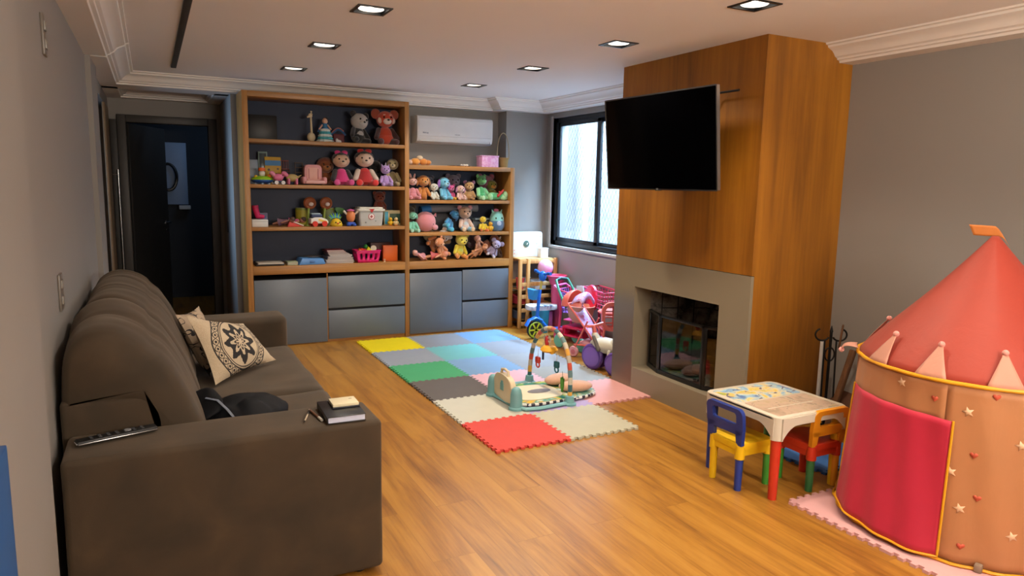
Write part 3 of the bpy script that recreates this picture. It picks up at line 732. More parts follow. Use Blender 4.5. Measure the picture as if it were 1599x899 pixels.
# on the near arm
AZ = .6585
bk = thing('notebook', 'thick black covered notebook lying on the near sofa arm', 'notebook', (.653, 2.79, AZ), -.03)
b = B(); b.box((0, 0, .0015), (.152, .225, .003), None, .001); b.box((0, 0, .0265), (.152, .225, .003), None, .001); b.box((-.0755, 0, .014), (.003, .225, .028), None, .001); b.done('cover', M('#17181c', .35), bk)
B().box((.001, 0, .014), (.144, .216, .022)).done('page_block', M('#bfc6dc', .7), bk)
sb = thing('notepad', 'small open cream notepad lying on top of the black notebook', 'notepad', (.672, 2.822, AZ+.0285), -.02)
B().box((0, 0, .003), (.112, .098, .006), None, .002).done('cover', M('#20222c', .5), sb)
b = B(); b.box((0, .0, .012), (.106, .092, .012), None, .002); b.done('page_block', M('#d9cfae', .8), sb)
b = B(); b.box((.03, .015, .0185), (.012, .003, .0008)); b.done('printed_line', M('#77735f', .7), sb)
def pen(name, label, a, c, r, m1, m2):
    o = thing(name, label, 'pen', ((a[0]+c[0])/2, (a[1]+c[1])/2, AZ)); Vc = Vector(((a[0]+c[0])/2, (a[1]+c[1])/2, 0))
    p = Vector((a[0], a[1], r))-Vc; q = Vector((c[0], c[1], r))-Vc; d_ = (q-p)
    b = B(); b.cyl(p, q, r, seg=10); b.done('barrel', m1, o)
    b = B(); b.cyl(p, p-d_.normalized()*.016, r, .001, 10); b.cyl(q-d_.normalized()*.035, q+d_.normalized()*.004, r*1.25, seg=10); b.done('cap', m2, o)
pen('ballpoint_pen', 'thin dark tipped pen lying leftmost beside the notebook', (.500, 2.750), (.538, 2.862), .0035, M('#b8a58c', .4), BLACK)
pen('paint_brush', 'thicker pen with a white end lying against the notebook spine', (.545, 2.875), (.563, 2.735), .0045, M('#6e4a33', .4), M('#cfc8b8', .4))
rc = thing('remote_control', 'long black remote control with a silver edge on the near sofa arm', 'remote control', (-.150, 2.843, AZ+.001), .29)
RL = .265
b = B(); b.box((0, 0, .012), (RL, .048, .018), None, .006); b.done('housing', M('#0c0c0d', .5), rc)
b = B(); b.box((0, -.0245, .010), (RL-.006, .003, .005), None, .001); b.box((-RL/2, 0, .010), (.003, .04, .008), None, .001); b.done('silver_edge', CHROME, rc)
for i in range(7):
    for j in range(3): B().box((-.085+i*.028, -.013+j*.013, .0222), (.011, .006, .003), None, .001).done('button', M('#29292b', .5), rc)
B().cyl((.035, 0, .021), (.035, 0, .025), .011).done('button', M('#8b8b8e', .3), rc)
b = B().bb((-.318, 1.35, 0), (-.300, 1.772, 1.03), .003)
tag(b.done('folding_board', M('#2b5a96', .5, name='blue_board')), 'blue board leaning flat against the left wall at the photo edge', 'board')

# ================================================================== FOAM MAT
TX, TY = .526, .5415; MX0, MY0 = 1.777, 3.628; TH_ = .015
def tile_outline(w_, h_, n=19):
    """square with interlocking teeth: teeth stick out on N/E edges where they are notches on S/W"""
    P_ = []; a = .020
    def edge(p, q, out, phase):
        pts = []
        for i in range(n):
            s0, s1 = i/n, (i+1)/n; up = (i % 2 == phase)
            if i in (0,): up = up and phase == 1 and False
            for s_ in (s0, s1):
                k = (s_*.98+.01) if False else s_
                x = p[0]+(q[0]-p[0])*k; y = p[1]+(q[1]-p[1])*k
                pts.append((x+out[0]*(a if up else 0), y+out[1]*(a if up else 0)))
        return pts
    P_ += edge((0, 0), (w_, 0), (0, 1), 1)                  # south: notches go in at odd
    P_ += edge((w_, 0), (w_, h_), (1, 0), 1)                # east: teeth out at odd
    P_ += edge((w_, h_), (0, h_), (0, 1), 1)                # north: teeth out at odd (n odd keeps symmetry)
    P_ += edge((0, h_), (0, 0), (1, 0), 1)                  # west: notches
    out = []
    for p in P_:
        if not out or (abs(p[0]-out[-1][0])+abs(p[1]-out[-1][1])) > 1e-6: out.append(p)
    if abs(out[0][0]-out[-1][0])+abs(out[0][1]-out[-1][1]) < 1e-6: out.pop()
    g = .0006
    cx_, cy_ = w_/2, h_/2
    return [(x-cx_-g*(1 if x > cx_ else -1), y-cy_-g*(1 if y > cy_ else -1)) for x, y in out]
def foam(x, y, col, label, w_=TX, h_=TY, z=0, grp='foam floor tiles of the play mat'):
    m = M(col, .7, name='foam_'+col.lstrip('#')); m.node_tree.nodes['Principled BSDF'].inputs['Specular IOR Level'].default_value = .25
    o = B().prism(tile_outline(w_, h_), 0, TH_).done('foam_tile', m, None, 20); o.location = (x+w_/2, y+h_/2, z+.0005)
    return tag(o, label, 'foam tile', grp)
rows_ = [
 [('#c9473f', 'red foam tile at the front left corner of the mat'), ('#b4b19c', 'greenish grey foam tile beside the red tile at the front edge')],
 [('#bcbcae', 'pale grey foam tile directly behind the red tile'), ('#a99ac4', 'lilac foam tile mostly under the baby gym'), ('#cf9a98', 'salmon pink foam tile sticking out in front by the fireplace')],
 [('#5f5a57', 'dark grey foam tile on the left edge between green and pale grey'), ('#d3a9b4', 'light pink foam tile behind the baby gym'), ('#90928f', 'grey foam tile behind the salmon tile on the right edge')],
 [('#469a68', 'green foam tile on the left edge of the mat'), ('#7799bc', 'sky blue foam tile in the middle behind the light pink tile'), ('#8c9094', 'grey foam tile right of the middle sky blue tile')],
 [('#8c929a', 'cool grey foam tile between the green and yellow tiles'), ('#6cacac', 'turquoise foam tile in the middle of the mat'), ('#878b92', 'grey foam tile right of the turquoise tile')],
 [('#dcc710', 'bright yellow foam tile at the far left corner'), ('#878b92', 'grey foam tile between yellow and far blue tiles'), ('#7094bc', 'light blue foam tile at the far right corner')]]
for r, row in enumerate(rows_):
    for c, (co, lb) in enumerate(row): foam(MX0+c*TX, MY0+r*TY, co, lb)
foam(2.855, 1.857, '#cfa0a0', 'pale pink foam tile poking out left of the play tent toward the plastic table', .526, .5415, 0, 'pink foam tiles under the tent')
for i in range(2):
    for j in range(3):
        if (i, j) == (0, 2): continue
        foam(2.855+i*.526, .774+j*.5415, '#cfa0a0', {(0, 1): 'pale pink foam tile along the left front rim of the tent', (1, 2): 'pale pink foam tile under the tent on the side of the play table', (0, 0): 'pale pink foam tile at the lower right edge of the photo under the tent', (1, 0): 'pale pink foam tile hidden under the near half of the tent', (1, 1): 'pale pink foam tile hidden under the middle of the tent'}[(i, j)], .526, .5415, 0, 'pink foam tiles under the tent')
bm_ = foam(3.31, 2.60, '#3f6fb4', 'blue foam tile on the floor behind the plastic table', .526, .5415, 0, 'single foam tile by the wall')
bm_['label'] = 'blue foam tile on the floor behind the plastic table'; bm_.rotation_euler = (0, 0, .12)

# ================================================================== PLASTIC TABLE AND CHAIRS
RED, YEL, BLU, GRN, ORG = M('#c2331c', .4), M('#e0b414', .4), M('#1d3788', .4), M('#3f8f2f', .4), M('#d98e1a', .4)
GRND = M('#2f6b3c', .4)
tx0, tx1, ty0, ty1, tz = 2.785, 3.318, 2.44, 2.985, .452
tb = thing('play_table', 'white plastic children table with a picture top and coloured legs', 'table', ((tx0+tx1)/2, (ty0+ty1)/2, 0)); tw, tl_ = tx1-tx0, ty1-ty0
b = B(); b.prism(rrect(tw, tl_, .045, 6), tz-.014, tz, None, .004)
def skirt(s, ax):
    pts = []; Ln = tw if ax == 'x' else tl_; e = Ln/2-.03; N_ = 26
    lo = lambda u: tz-.05-.075*max(0, (abs(u)-.55)/.45)**2
    top = [(Ln/2*.9*u, tz-.006) for u in (-1, 1)]
    poly = [(-e, tz-.006)]+[(e*u, lo(u)) for u in [-1+2*i/N_ for i in range(N_+1)]]+[(e, tz-.006)]
    return poly
for s_ in (-1, 1):
    b.prism(skirt(s_, 'x'), s_*(tl_/2)-.006, s_*(tl_/2)+.0 if s_ > 0 else s_*(tl_/2)+.006, XZ)
    b.prism(skirt(s_, 'y'), s_*(tw/2)-.006 if s_ > 0 else -tw/2, s_*(tw/2) if s_ > 0 else -tw/2+.006, YZ)
TWH = M('#c9c2b2', .35, name='table_white')
for sx in (-1, 1):
    for sy_ in (-1, 1):
        cx_, cy_ = sx*(tw/2-.045), sy_*(tl_/2-.045)
        a0 = math.atan2(sy_, sx)-PI/4
        arc = [(cx_+.045*math.cos(a0+PI/2*i/8), cy_+.045*math.sin(a0+PI/2*i/8)) for i in range(9)]; arc2 = [(cx_+.038*math.cos(a0+PI/2*i/8), cy_+.038*math.sin(a0+PI/2*i/8)) for i in range(9)]
        b.prism(arc+arc2[::-1], tz-.125, tz-.006)
b.done('tabletop', TWH, tb, 40)
t = NT('picture_print'); vv = t.coords((1, 1, 1)); n1 = t.noise(vv, 9, 4, .6, 1.0); n2 = t.noise(vv, 22, 2, .5, .6)
c1 = t.ramp(n1, [(.30, '#2e5fae'), (.44, '#8fc0d8'), (.52, '#d9cfae'), (.60, '#e0bc3c'), (.70, '#6f9a4a')]); c1 = t.mix(t.math('GREATER_THAN', n2, .64), c1, '#4a4a72'); t.link(t.mix(.08, c1, '#cfc4b0'), t.b.inputs['Base Color']); t.b.inputs['Roughness'].default_value = .3
P1M = t.m
t = NT('picture_print_faded'); vv = t.coords((1, 1, 1)); n1 = t.noise(vv, 10, 4, .6, 1.0); n2 = t.noise(vv, 22, 2, .5, .6)
c1 = t.ramp(n1, [(.34, '#8f7f6a'), (.48, '#c0a592'), (.56, '#b9a490'), (.68, '#a8965e')]); c1 = t.mix(t.math('GREATER_THAN', n2, .66), c1, '#6a5f4e'); t.link(t.mix(.2, c1, '#c9b7a4'), t.b.inputs['Base Color']); t.b.inputs['Roughness'].default_value = .3
for (ya, yb, mm, nm) in ((.02, tl_/2-.03, P1M, 'blue and yellow printed picture panel'), (-tl_/2+.03, .0, t.m, 'faded brownish printed picture panel')):
    b = B(); b.prism(rrect(tw-.07, yb-ya, .012, 4, 0, (ya+yb)/2), tz+.0003, tz+.0016); b.done('picture_panel', mm, tb, label=nm)
b = B(); b.box((.02, .14, tz+.0025), (.30, .006, .0015)); b.box((-.02, -.13, tz+.0025), (.34, .006, .0015)); b.box((.06, -.06, tz+.0025), (.006, .12, .0015)); b.done('raised_line', TWH, tb)
for sx, sy_, mm, nm in ((-1, -1, RED, 'red leg'), (-1, 1, BLU, 'dark blue leg'), (1, -1, YEL, 'yellow leg'), (1, 1, GRND, 'green leg')):
    x, y = sx*(tw/2-.04), sy_*(tl_/2-.04)
    B().cyl((x, y, 0), (x, y, tz-.02), .022, .030, 20).done('leg', mm, tb, label=nm)
def kid_chair(label, loc, rotz, seatm, backm, collarm, legs, labs):
    """child chair facing local +y, backrest at -y"""
    r = thing('play_chair', label, 'chair', loc, rotz, 'plastic children chairs'); sw_, sd, sh = .235, .25, .262
    b = B(); b.prism(rrect(sw_, sd, .03, 5), sh-.035, sh, None, .006); 
    for sx in (-1, 1):
        for sy_ in (-1, 1): b.cyl((sx*(sw_/2-.022), sy_*(sd/2-.022), sh-.085), (sx*(sw_/2-.022), sy_*(sd/2-.022), sh-.012), .027, .025, 18)
    for sx in (-1, 1): b.box((sx*(sw_/2-.008), 0, sh-.045), (.008, sd-.05, .045)); b.box((0, sx*(sd/2-.008), sh-.045), (sw_-.05, .008, .045))
    b.done('seat', seatm, r, 35)
    for i, (sx, sy_) in enumerate(((-1, -1), (1, -1), (-1, 1), (1, 1))):
        B().cyl((sx*(sw_/2-.022), sy_*(sd/2-.022), 0), (sx*(sw_/2-.022), sy_*(sd/2-.022), sh-.06), .019, .022, 18).done('leg', legs[i], r, label=labs[i])
    b = B(); y = -sd/2+.012; H_ = .190
    W2 = sw_/2
    def outl(w_, h_, r_, cx=0, cy=0): return rrect(w_, h_, r_, 6, cx, cy)
    # plate with hand hole, standing on two uprights
    mt = Matrix.Translation((0, y, sh)) @ Matrix.Rotation(math.radians(6), 4, 'X') @ XZ
    b.frame(outl(sw_+.034, .145, .035, 0, H_-.078+.01), outl(sw_-.058, .066, .016, 0, H_-.064+.01), -.011, .011, mt)
    for sx in (-1, 1):
        b.prism([(sx*(W2+.004), -.008), (sx*(W2+.015), .08), (sx*(W2-.042), .075), (sx*(W2-.036), .05), (sx*(W2-.034), -.008)], -.011, .011, mt)
    b.done('backrest', backm, r, 35)
    return r
kid_chair('yellow plastic chair with a dark blue backrest left of the play table', (2.842, 2.735, 0), -PI/2, YEL, BLU, YEL, (YEL, BLU, GRN, GRN), ('yellow leg', 'blue leg', 'green leg', 'green leg'))
kid_chair('red plastic chair with an orange yellow backrest before the play table', (3.180, 2.572, 0), 0.0, RED, ORG, RED, (GRND, ORG, GRN, RED), ('green leg', 'orange leg', 'green leg', 'red leg'))

# ================================================================== PLAY TENT
TCX, TCY, TRB, TRR, TZR, TZA = 3.52, 1.91, .572, .528, .785, 1.392
te = thing('play_tent', 'round pink castle play tent with a pointed roof and peach walls', 'tent', (TCX, TCY, TH_+.001))
def cloth_mat(name, colr, motif=False, rough=.55):
    t = NT(name); n = t.noise(t.coords(), 3, 3, .5, .5)
    c = rgb(colr); base = t.mix(n, tuple(x*.86 for x in c), tuple(min(1, x*1.12) for x in c))
    t.link(base, t.b.inputs['Base Color']); t.b.inputs['Roughness'].default_value = rough
    t.b.inputs['Sheen Weight'].default_value = .15
    out = t.n['Material Output']; tl = t.new('ShaderNodeBsdfTranslucent'); t.link(base, tl.inputs[0]); mx = t.new('ShaderNodeMixShader'); mx.inputs[0].default_value = .28
    t.link(t.b.outputs[0], mx.inputs[1]); t.link(tl.outputs[0], mx.inputs[2]); t.link(mx.outputs[0], out.inputs[0])
    t.bump(t.noise(t.coords((1, 1, .35)), 9, 4, .6, .6), .35, .012); return t.m
ROOFM = cloth_mat('tent_roof_cloth', '#b0402f'); WALLC = cloth_mat('tent_wall_cloth', '#cc8c5c'); DOORM = cloth_mat('tent_door_cloth', '#d02a48'); PEACH = cloth_mat('tent_tab_cloth', '#d79a84'); YTRIM = M('#dc9c14', .5); FLAGM = cloth_mat('tent_flag_cloth', '#c9762e')
NS = 96
def solid(b, th):     # cloth thickness
    return [('SOLIDIFY', th)]
def add_solid(o, th=.0015):
    m = o.modifiers.new('cloth_thickness', 'SOLIDIFY'); m.thickness = th; m.offset = 0; return o
def wall_r(a, z):
    k = z/TZR; r = TRB*(1-k)+TRR*k
    sag = -.018*math.sin(PI*k)*(1-abs(math.cos(2.5*a-.4)))*1.2
    return r+sag+.006*math.sin(a*23+z*6)*(1-k*.6)
def wp(a, z, off=0): r = wall_r(a, z)+off; return Vector((r*math.cos(a), r*math.sin(a), z))
DA0, DA1 = math.radians(134), math.radians(197)          # door arc (opening in the wall)
LC = math.radians(152)
b = B(); b.grid(lambda u, v: wp(DA1+(2*PI-(DA1-DA0))*u, .0+TZR*v), NS, 18)
b.grid(lambda u, v: wp(DA0+(DA1-DA0)*u, .60+(TZR-.60)*v), 22, 6); bmesh.ops.remove_doubles(b.bm, verts=b.bm.verts, dist=.003)
add_solid(b.done('wall_cloth', WALLC, te, 60))
def roofp(u, v):
    a = 2*PI*u; k = v; r = TRR*(1-k)**1.0*(1+.0)+.012*k; z = TZR+(TZA-TZR)*(k**.90)
    r -= .030*math.sin(PI*k)*(.6+.4*abs(math.sin(2.5*a)))
    return Vector((r*math.cos(a), r*math.sin(a), z))
b = B(); b.grid(roofp, NS, 26, closed_u=True); add_solid(b.done('roof_cloth', ROOFM, te, 60))
b = B(); b.tube([wp(2*PI*i/96, TZR, .004) for i in range(96)], .009, 8, True); b.done('rim_piping', YTRIM, te)
# hanging door flap, bulging out a little, with yellow piping
def flap(u, v):
    a = math.radians(140)+math.radians(61)*u; z = .020+.60*v+.05*(1-u)**2*(1-v)+.02*(1-u)*v
    return wp(a, z, .012+.045*math.sin(PI*u)*(1-v)**1.5+.012*math.sin(9*u)*(1-v))
b = B(); b.grid(flap, 30, 20); fl_ = add_solid(b.done('door_flap', DOORM, te, 60))
edge = [flap(0, v/20)*1.003 for v in range(20, -1, -1)]+[flap(u/30, 0)*1.003 for u in range(1, 31)]+[flap(1, v/20)*1.003 for v in range(1, 21)]
b = B(); b.tube(edge, .0055, 6); b.done('flap_piping', YTRIM, te)
b = B(); b.tube([wp(2*PI*i/96, .008, .012) for i in range(96)], .007, 6, True); b.done('hem_piping', YTRIM, te)
b = B(); b.lathe([(0, .001), (TRB-.01, .001), (TRB-.01, .003), (0, .003)], seg=64); b.done('tent_floor', M('#c9503c', .6), te)
# hearts and stars printed on the wall
def decal(poly, a, z, sz, m, nm, rot=0):
    b = B(); vs = [(x*math.cos(rot)-y*math.sin(rot), x*math.sin(rot)+y*math.cos(rot)) for x, y in poly]
    ring = [b.bm.verts.new(wp(a+x*sz/TRR, z+y*sz, .0035)) for x, y in vs]; cv = b.bm.verts.new(wp(a, z, .0035))
    for i in range(len(ring)): b.bm.faces.new((ring[i], ring[(i+1) % len(ring)], cv))
    add_solid(b.done(nm, m, te), .001)
heart = [(.0, -1)]+[((16*math.sin(t_)**3)/17, (13*math.cos(t_)-5*math.cos(2*t_)-2*math.cos(3*t_)-math.cos(4*t_))/17) for t_ in [PI-.35-2*PI*i/20*.89 for i in range(20)]]
star = [((1 if i % 2 == 0 else .42)*math.sin(PI*i/5), (1 if i % 2 == 0 else .42)*math.cos(PI*i/5)) for i in range(10)]
HM, SM = M('#c4543a', .6), M('#e0b894', .6)
for a, z in ((192, .70), (216, .752), (210, .49), (213, .31), (209, .09), (235, .62), (240, .35), (255, .50), (290, .5), (310, .3), (330, .6)): decal(heart, math.radians(a), z, .016, HM, 'heart_print')
for a, z in ((176, .735), (206, .67), (202, .40), (207, .25), (227, .17), (227, .56), (246, .7), (300, .65), (320, .45)): decal(star, math.radians(a), z, .024, SM, 'star_print', .3)
# crown tabs around the rim with pompons
for k in range(12):
    a = math.radians(129+k*30); fold = (k == 0)
    def tab(u, v, a=a, fold=fold):
        w_ = .068*(1-v)+.008*v; aa = a+(u-.5)*2*w_/TRR*1.0
        if fold:
            r = TRR+.01+.07*math.sin(v*1.6); z = TZR+.015+.03*math.sin(v*2.2)-.055*v
            return Vector((r*math.cos(aa), r*math.sin(aa), z+.01))
        q = roofp(aa/(2*PI), v*.185); off = Vector((math.cos(aa), math.sin(aa), 0))*(.010+.02*v); return q+off+Vector((0, 0, .008*v))
    tb_ = add_solid(B().grid(tab, 8, 8).done('crown_tab', PEACH, te, 60))
    B().ell(tab(.5, 1.0), .014, seg=10).done('pompon', M('#d98f84', .8, kind='fabric'), tb_)
# struts and apex flag
for k in range(5):
    a = math.radians(216+72*k)
    b = B(); b.tube([Vector(((TRB-.016)*math.cos(a), (TRB-.016)*math.sin(a), .01)), *[roofp(a/(2*PI), q/8)*.955+Vector((0, 0, -.012)) for q in range(8)]], .0045, 6); b.done('pole', M('#9a948c', .4), te)
b = B(); b.box((math.cos(math.radians(216))*(TRB+.012), math.sin(math.radians(216))*(TRB+.012), .018), (.03, .03, .036), (0, 0, .3), .006); b.done('corner_fitting', M('#8c7764', .6), te)
def flag(u, v):
    k = -.035+.145*u; bend = max(0, 1-u/.3)
    return Vector((-.477*k+.01*v, .879*k-.02*v, TZA+.045-.055*bend**1.6-.05*v*(1-bend*.3)+.004*u))
add_solid(B().grid(flag, 12, 6).done('flag', FLAGM, te, 60))
# small red toy on the tent floor by the door
b = B(); b.box((0, 0, .025), (.16, .05, .05), None, .012); b.cyl((-.06, -.03, .02), (-.06, .03, .02), .02); b.cyl((.06, -.03, .02), (.06, .03, .02), .02)
o = b.done('toy_brick', M('#c7301c', .4)); o.location = (3.08, 2.21, TH_+.002); o.rotation_euler = (0, 0, .6); tag(o, 'small red plastic toy at the left foot of the tent', 'toy')

# ================================================================== FIREPLACE TOOLS AND LOG CRADLE
IRON = M('#131212', .5, .4, name='wrought_iron')
ft = thing('fireplace_tools', 'black wrought iron fireplace tool set standing by the fireplace side', 'fireplace tools', (3.89, 3.04, 0))
b = B(); b.lathe([(0, 0), (.09, 0), (.09, .012), (.03, .02), (.012, .03), (0, .03)], seg=24); b.done('base', IRON, ft)
b = B(); b.cyl((0, 0, .02), (0, 0, .70), .009, seg=10); b.cyl((0, 0, .70), (0, 0, .74), .012, .002, 10); b.done('stem', IRON, ft)
for s_ in (-1, 1):
    pts = [(s_*(.055+.045*math.cos(t_))*.86, -s_*(.055+.045*math.cos(t_))*.5, .68+.04*math.sin(t_)) for t_ in [math.radians(205+q*17) for q in range(14)]]
    b = B(); b.tube(pts, .006, 8); b.done('hook', IRON, ft)
    pts = [(s_*.03*math.sin(t_)*.86, -s_*.03*math.sin(t_)*.5, .55+.045*math.cos(t_)) for t_ in [PI*q/10 for q in range(11)]]
    b = B(); b.tube(pts, .005, 8); b.done('scroll', IRON, ft)
b = B(); b.cyl((-.03, .02, .64), (-.07, -.02, .08), .006, seg=8); b.box((-.075, -.025, .06), (.07, .01, .09), (0, .1, -.5), .003); b.done('shovel', IRON, ft)
b = B(); b.cyl((.03, -.02, .64), (.0, -.06, .06), .006, seg=8); b.tube([(.0, -.06, .06), (.01, -.07, .03), (.03, -.08, .05)], .005, 6); b.done('poker', IRON, ft)
lc = thing('log_cradle', 'brown wooden log cradle with slanting arms leaning by the right wall', 'log holder', (3.93, 2.90, 0), -.2)
for a, c, w_ in (((-.16, .02, .0), (.02, .02, .60), .045), ((.22, .0, .50), (-.14, -.02, .08), .04), ((-.05, .07, .60), (-.04, .06, .76), .022)):
    b = B(); p, q = Vector(a), Vector(c); d_ = q-p; b.box((0, 0, 0), (w_, w_*.6, d_.length), None, .008)
    bmesh.ops.transform(b.bm, matrix=Matrix.Translation((p+q)/2) @ d_.to_track_quat('Z', 'Y').to_matrix().to_4x4(), verts=b.bm.verts); b.done('arm', W_DARK, lc)
b = B(); b.box((.0, .0, .19), (.26, .20, .018), (0, .35, 0), .006); b.box((-.06, 0, .25), (.20, .20, .016), (0, -.8, 0), .006); b.done('leather_sling', M('#4a2a16', .6), lc)
# white tube behind the tools
tag(B().bb((3.935, 3.135, 0), (3.955, 3.155, .62), .003).done('plastic_pipe', M('#c9c6c0', .4)), 'thin white pipe standing in the corner behind the iron tools', 'pipe')

# ================================================================== BABY GYM
FT = TH_+.001
TEAL = M('#6fa3a6', .45, name='gym_teal'); TEALD = M('#1f5a63', .5); CRM = M('#d3c3a2', .45, name='gym_cream')
gy = thing('baby_gym', 'baby gym with a striped toy arch, piano panel and green mat on the foam tiles', 'baby gym', (2.46, 4.50, FT))
GX = lambda x, y, z=0: Vector((x-2.46, y-4.50, z))
# mat body (fabric)
t = NT('gym_mat_print'); v_ = t.coords(); n1 = t.noise(v_, 6, 1, .5, 1)
t.link(t.ramp(n1, [(.36, '#2f7a68'), (.45, '#7fae5e'), (.52, '#d9a83a'), (.60, '#3f8f86'), (.68, '#c9cdb0')]), t.b.inputs['Base Color']); t.b.inputs['Roughness'].default_value = .85; MATP = t.m
t = NT('black_white_trim'); ck = t.new('ShaderNodeTexChecker'); ck.inputs['Scale'].default_value = 34; t.link(t.coords(), ck.inputs[0]); ck.inputs[1].default_value = (.02, .02, .03, 1); ck.inputs[2].default_value = (.75, .75, .68, 1); t.link(ck.outputs[0], t.b.inputs['Base Color']); TRIMP = t.m
matpoly = [(2.31, 4.33), (2.70, 4.30), (2.92, 4.34), (3.0, 4.44), (3.0, 4.62), (2.93, 4.72), (2.70, 4.78), (2.32, 4.74)]
sm = [(p.x-2.46, p.y-4.50) for p in smooth_closed(matpoly, 5)]
b = B(); b.prism(sm, .006, .028, None, .006); b.done('fabric_mat', MATP, gy)
b = B(); b.tube([(x, y, .018) for x, y in sm], .012, 8, True); b.done('mat_trim', TRIMP, gy)
b = B(); b.prism([(p.x-2.46, p.y-4.50) for p in smooth_closed([(2.36, 4.38), (2.66, 4.37), (2.72, 4.5), (2.68, 4.68), (2.38, 4.68)], 5)], .0285, .034); b.done('white_cloth', M('#d6cdb4', .9), gy)
b = B(); b.ell((-.02+.13, .03, .036), (.10, .05, .003)); b.done('grey_print', M('#77757a', .9), gy)
for i, (x, y, a) in enumerate(((2.82, 4.66, .2), (2.84, 4.44, -.25))):
    b = B(); b.ell((x-2.46, y-4.50, .068), (.135, .075, .042), (0, 0, a), seg=20); b.done('head_pillow', M('#cfa184', .85, kind='fabric'), gy)
# base rail loop
rail = [GX(2.245, 4.70), GX(2.26, 4.30), GX(2.30, 4.235), GX(2.40, 4.215), GX(2.66, 4.24)]
b = B(); b.tube([p+Vector((0, 0, .013)) for p in smooth_closed([(p.x, p.y) for p in rail], 1) and [Vector((p.x, p.y, 0)) for p in rail]], .022, 10, flat=.6); b.done('base_rail', TEAL, gy)
b = B(); b.tube([GX(2.245, 4.68, .012), GX(2.40, 4.86, .012), GX(2.66, 4.86, .012)], .018, 10, flat=.6); b.done('base_rail', TEAL, gy)
for y in (4.68, 4.30):
    b = B(); b.lathe([(0, 0), (.055, 0), (.055, .014), (.045, .022), (.042, .11), (.034, .145), (.018, .160), (0, .163)], c=GX(2.255, y, 0), seg=24); b.done('end_post', TEAL, gy)
pm = Matrix.Translation(GX(2.258, 4.49, 0)) @ Matrix.Rotation(-.05, 4, 'Z') @ YZ
outl = [(-.165, .03), (.165, .03), (.165, .12), (.14, .18), (.08, .205), (.0, .212), (-.08, .205), (-.14, .18), (-.165, .12)]
outl = [(p.x, p.y) for p in smooth_closed(outl, 3)]
b = B(); b.prism(outl, -.022, .022, pm, .008); b.done('piano_panel', CRM, gy)
b = B(); b.box(GX(2.233, 4.49, .12), (.008, .05, .055), (0, 0, 0), .003); b.box(GX(2.233, 4.49, .155), (.008, .03, .02), None, .003); b.done('speaker_grille', M('#6a9a98', .5), gy)
b = B(); b.tube([GX(2.258, 4.43, .205), GX(2.258, 4.44, .238), GX(2.258, 4.49, .248), GX(2.258, 4.54, .238), GX(2.258, 4.55, .205)], .010, 8); b.done('carry_handle', CRM, gy)
for i in range(5): b = B(); b.box(GX(2.288, 4.37+i*.06, .07), (.02, .046, .05), None, .006); b.done('piano_key', [M('#d8d2c4'), M('#c94a3a'), M('#e0b030'), M('#4a9a5a'), M('#4a7ab8')][i], gy)
# arch
AN = 46
def archp(s):
    a = PI*s; y = 4.24+(.62)*(.5-.5*math.cos(a)); x = 2.665
    return GX(x+.02*math.sin(a), y, .045+.46*math.sin(a)**.72)
cols = ['#1f5a63', '#d8a035', '#c9c2b0', '#b7b2a4', '#c7472e', '#5b7f84', '#cfcabb', '#1f5a63', '#d8a035', '#cfcabb', '#c7472e', '#d6a640', '#cfcabb', '#27525a', '#b9c2bd', '#5b7f84', '#cf6a3a', '#cfcabb']
seg_ = []
# arc-length parameterisation
pp = [archp(i/200) for i in range(201)]; Ls = [0]
for a, c in zip(pp, pp[1:]): Ls.append(Ls[-1]+(c-a).length)
def at_len(q):
    for i in range(200):
        if Ls[i+1] >= q: k = (q-Ls[i])/max(1e-9, Ls[i+1]-Ls[i]); return pp[i].lerp(pp[i+1], k)
    return pp[-1]
TL = Ls[-1]; order = [1, 0, 9, 5, 4, 10, 8, 3, 7, 9, 15, 16, 11, 7, 14, 4, 1, 7, 9, 5, 4, 3, 8, 0]
order = [8, 0, 2, 5, 4, 3, 8, 2, 15, 9, 7, 4, 11, 14, 13, 4, 8, 7, 2, 5, 4, 3, 8, 7]
for i in range(24):
    b = B(); b.tube([at_len(TL*(i+k/3)/24) for k in range(4)], [.0165, .0178, .0178, .0165], 12); b.done('arch_segment', M(cols[order[i]], .8, kind='fabric'), gy)
for y in (4.24, 4.86):
    b = B(); b.lathe([(0, .0), (.05, 0), (.05, .012), (.036, .02), (.030, .065), (.02, .07), (0, .07)], c=GX(2.665, y), seg=22); b.done('arch_foot', TEAL, gy)
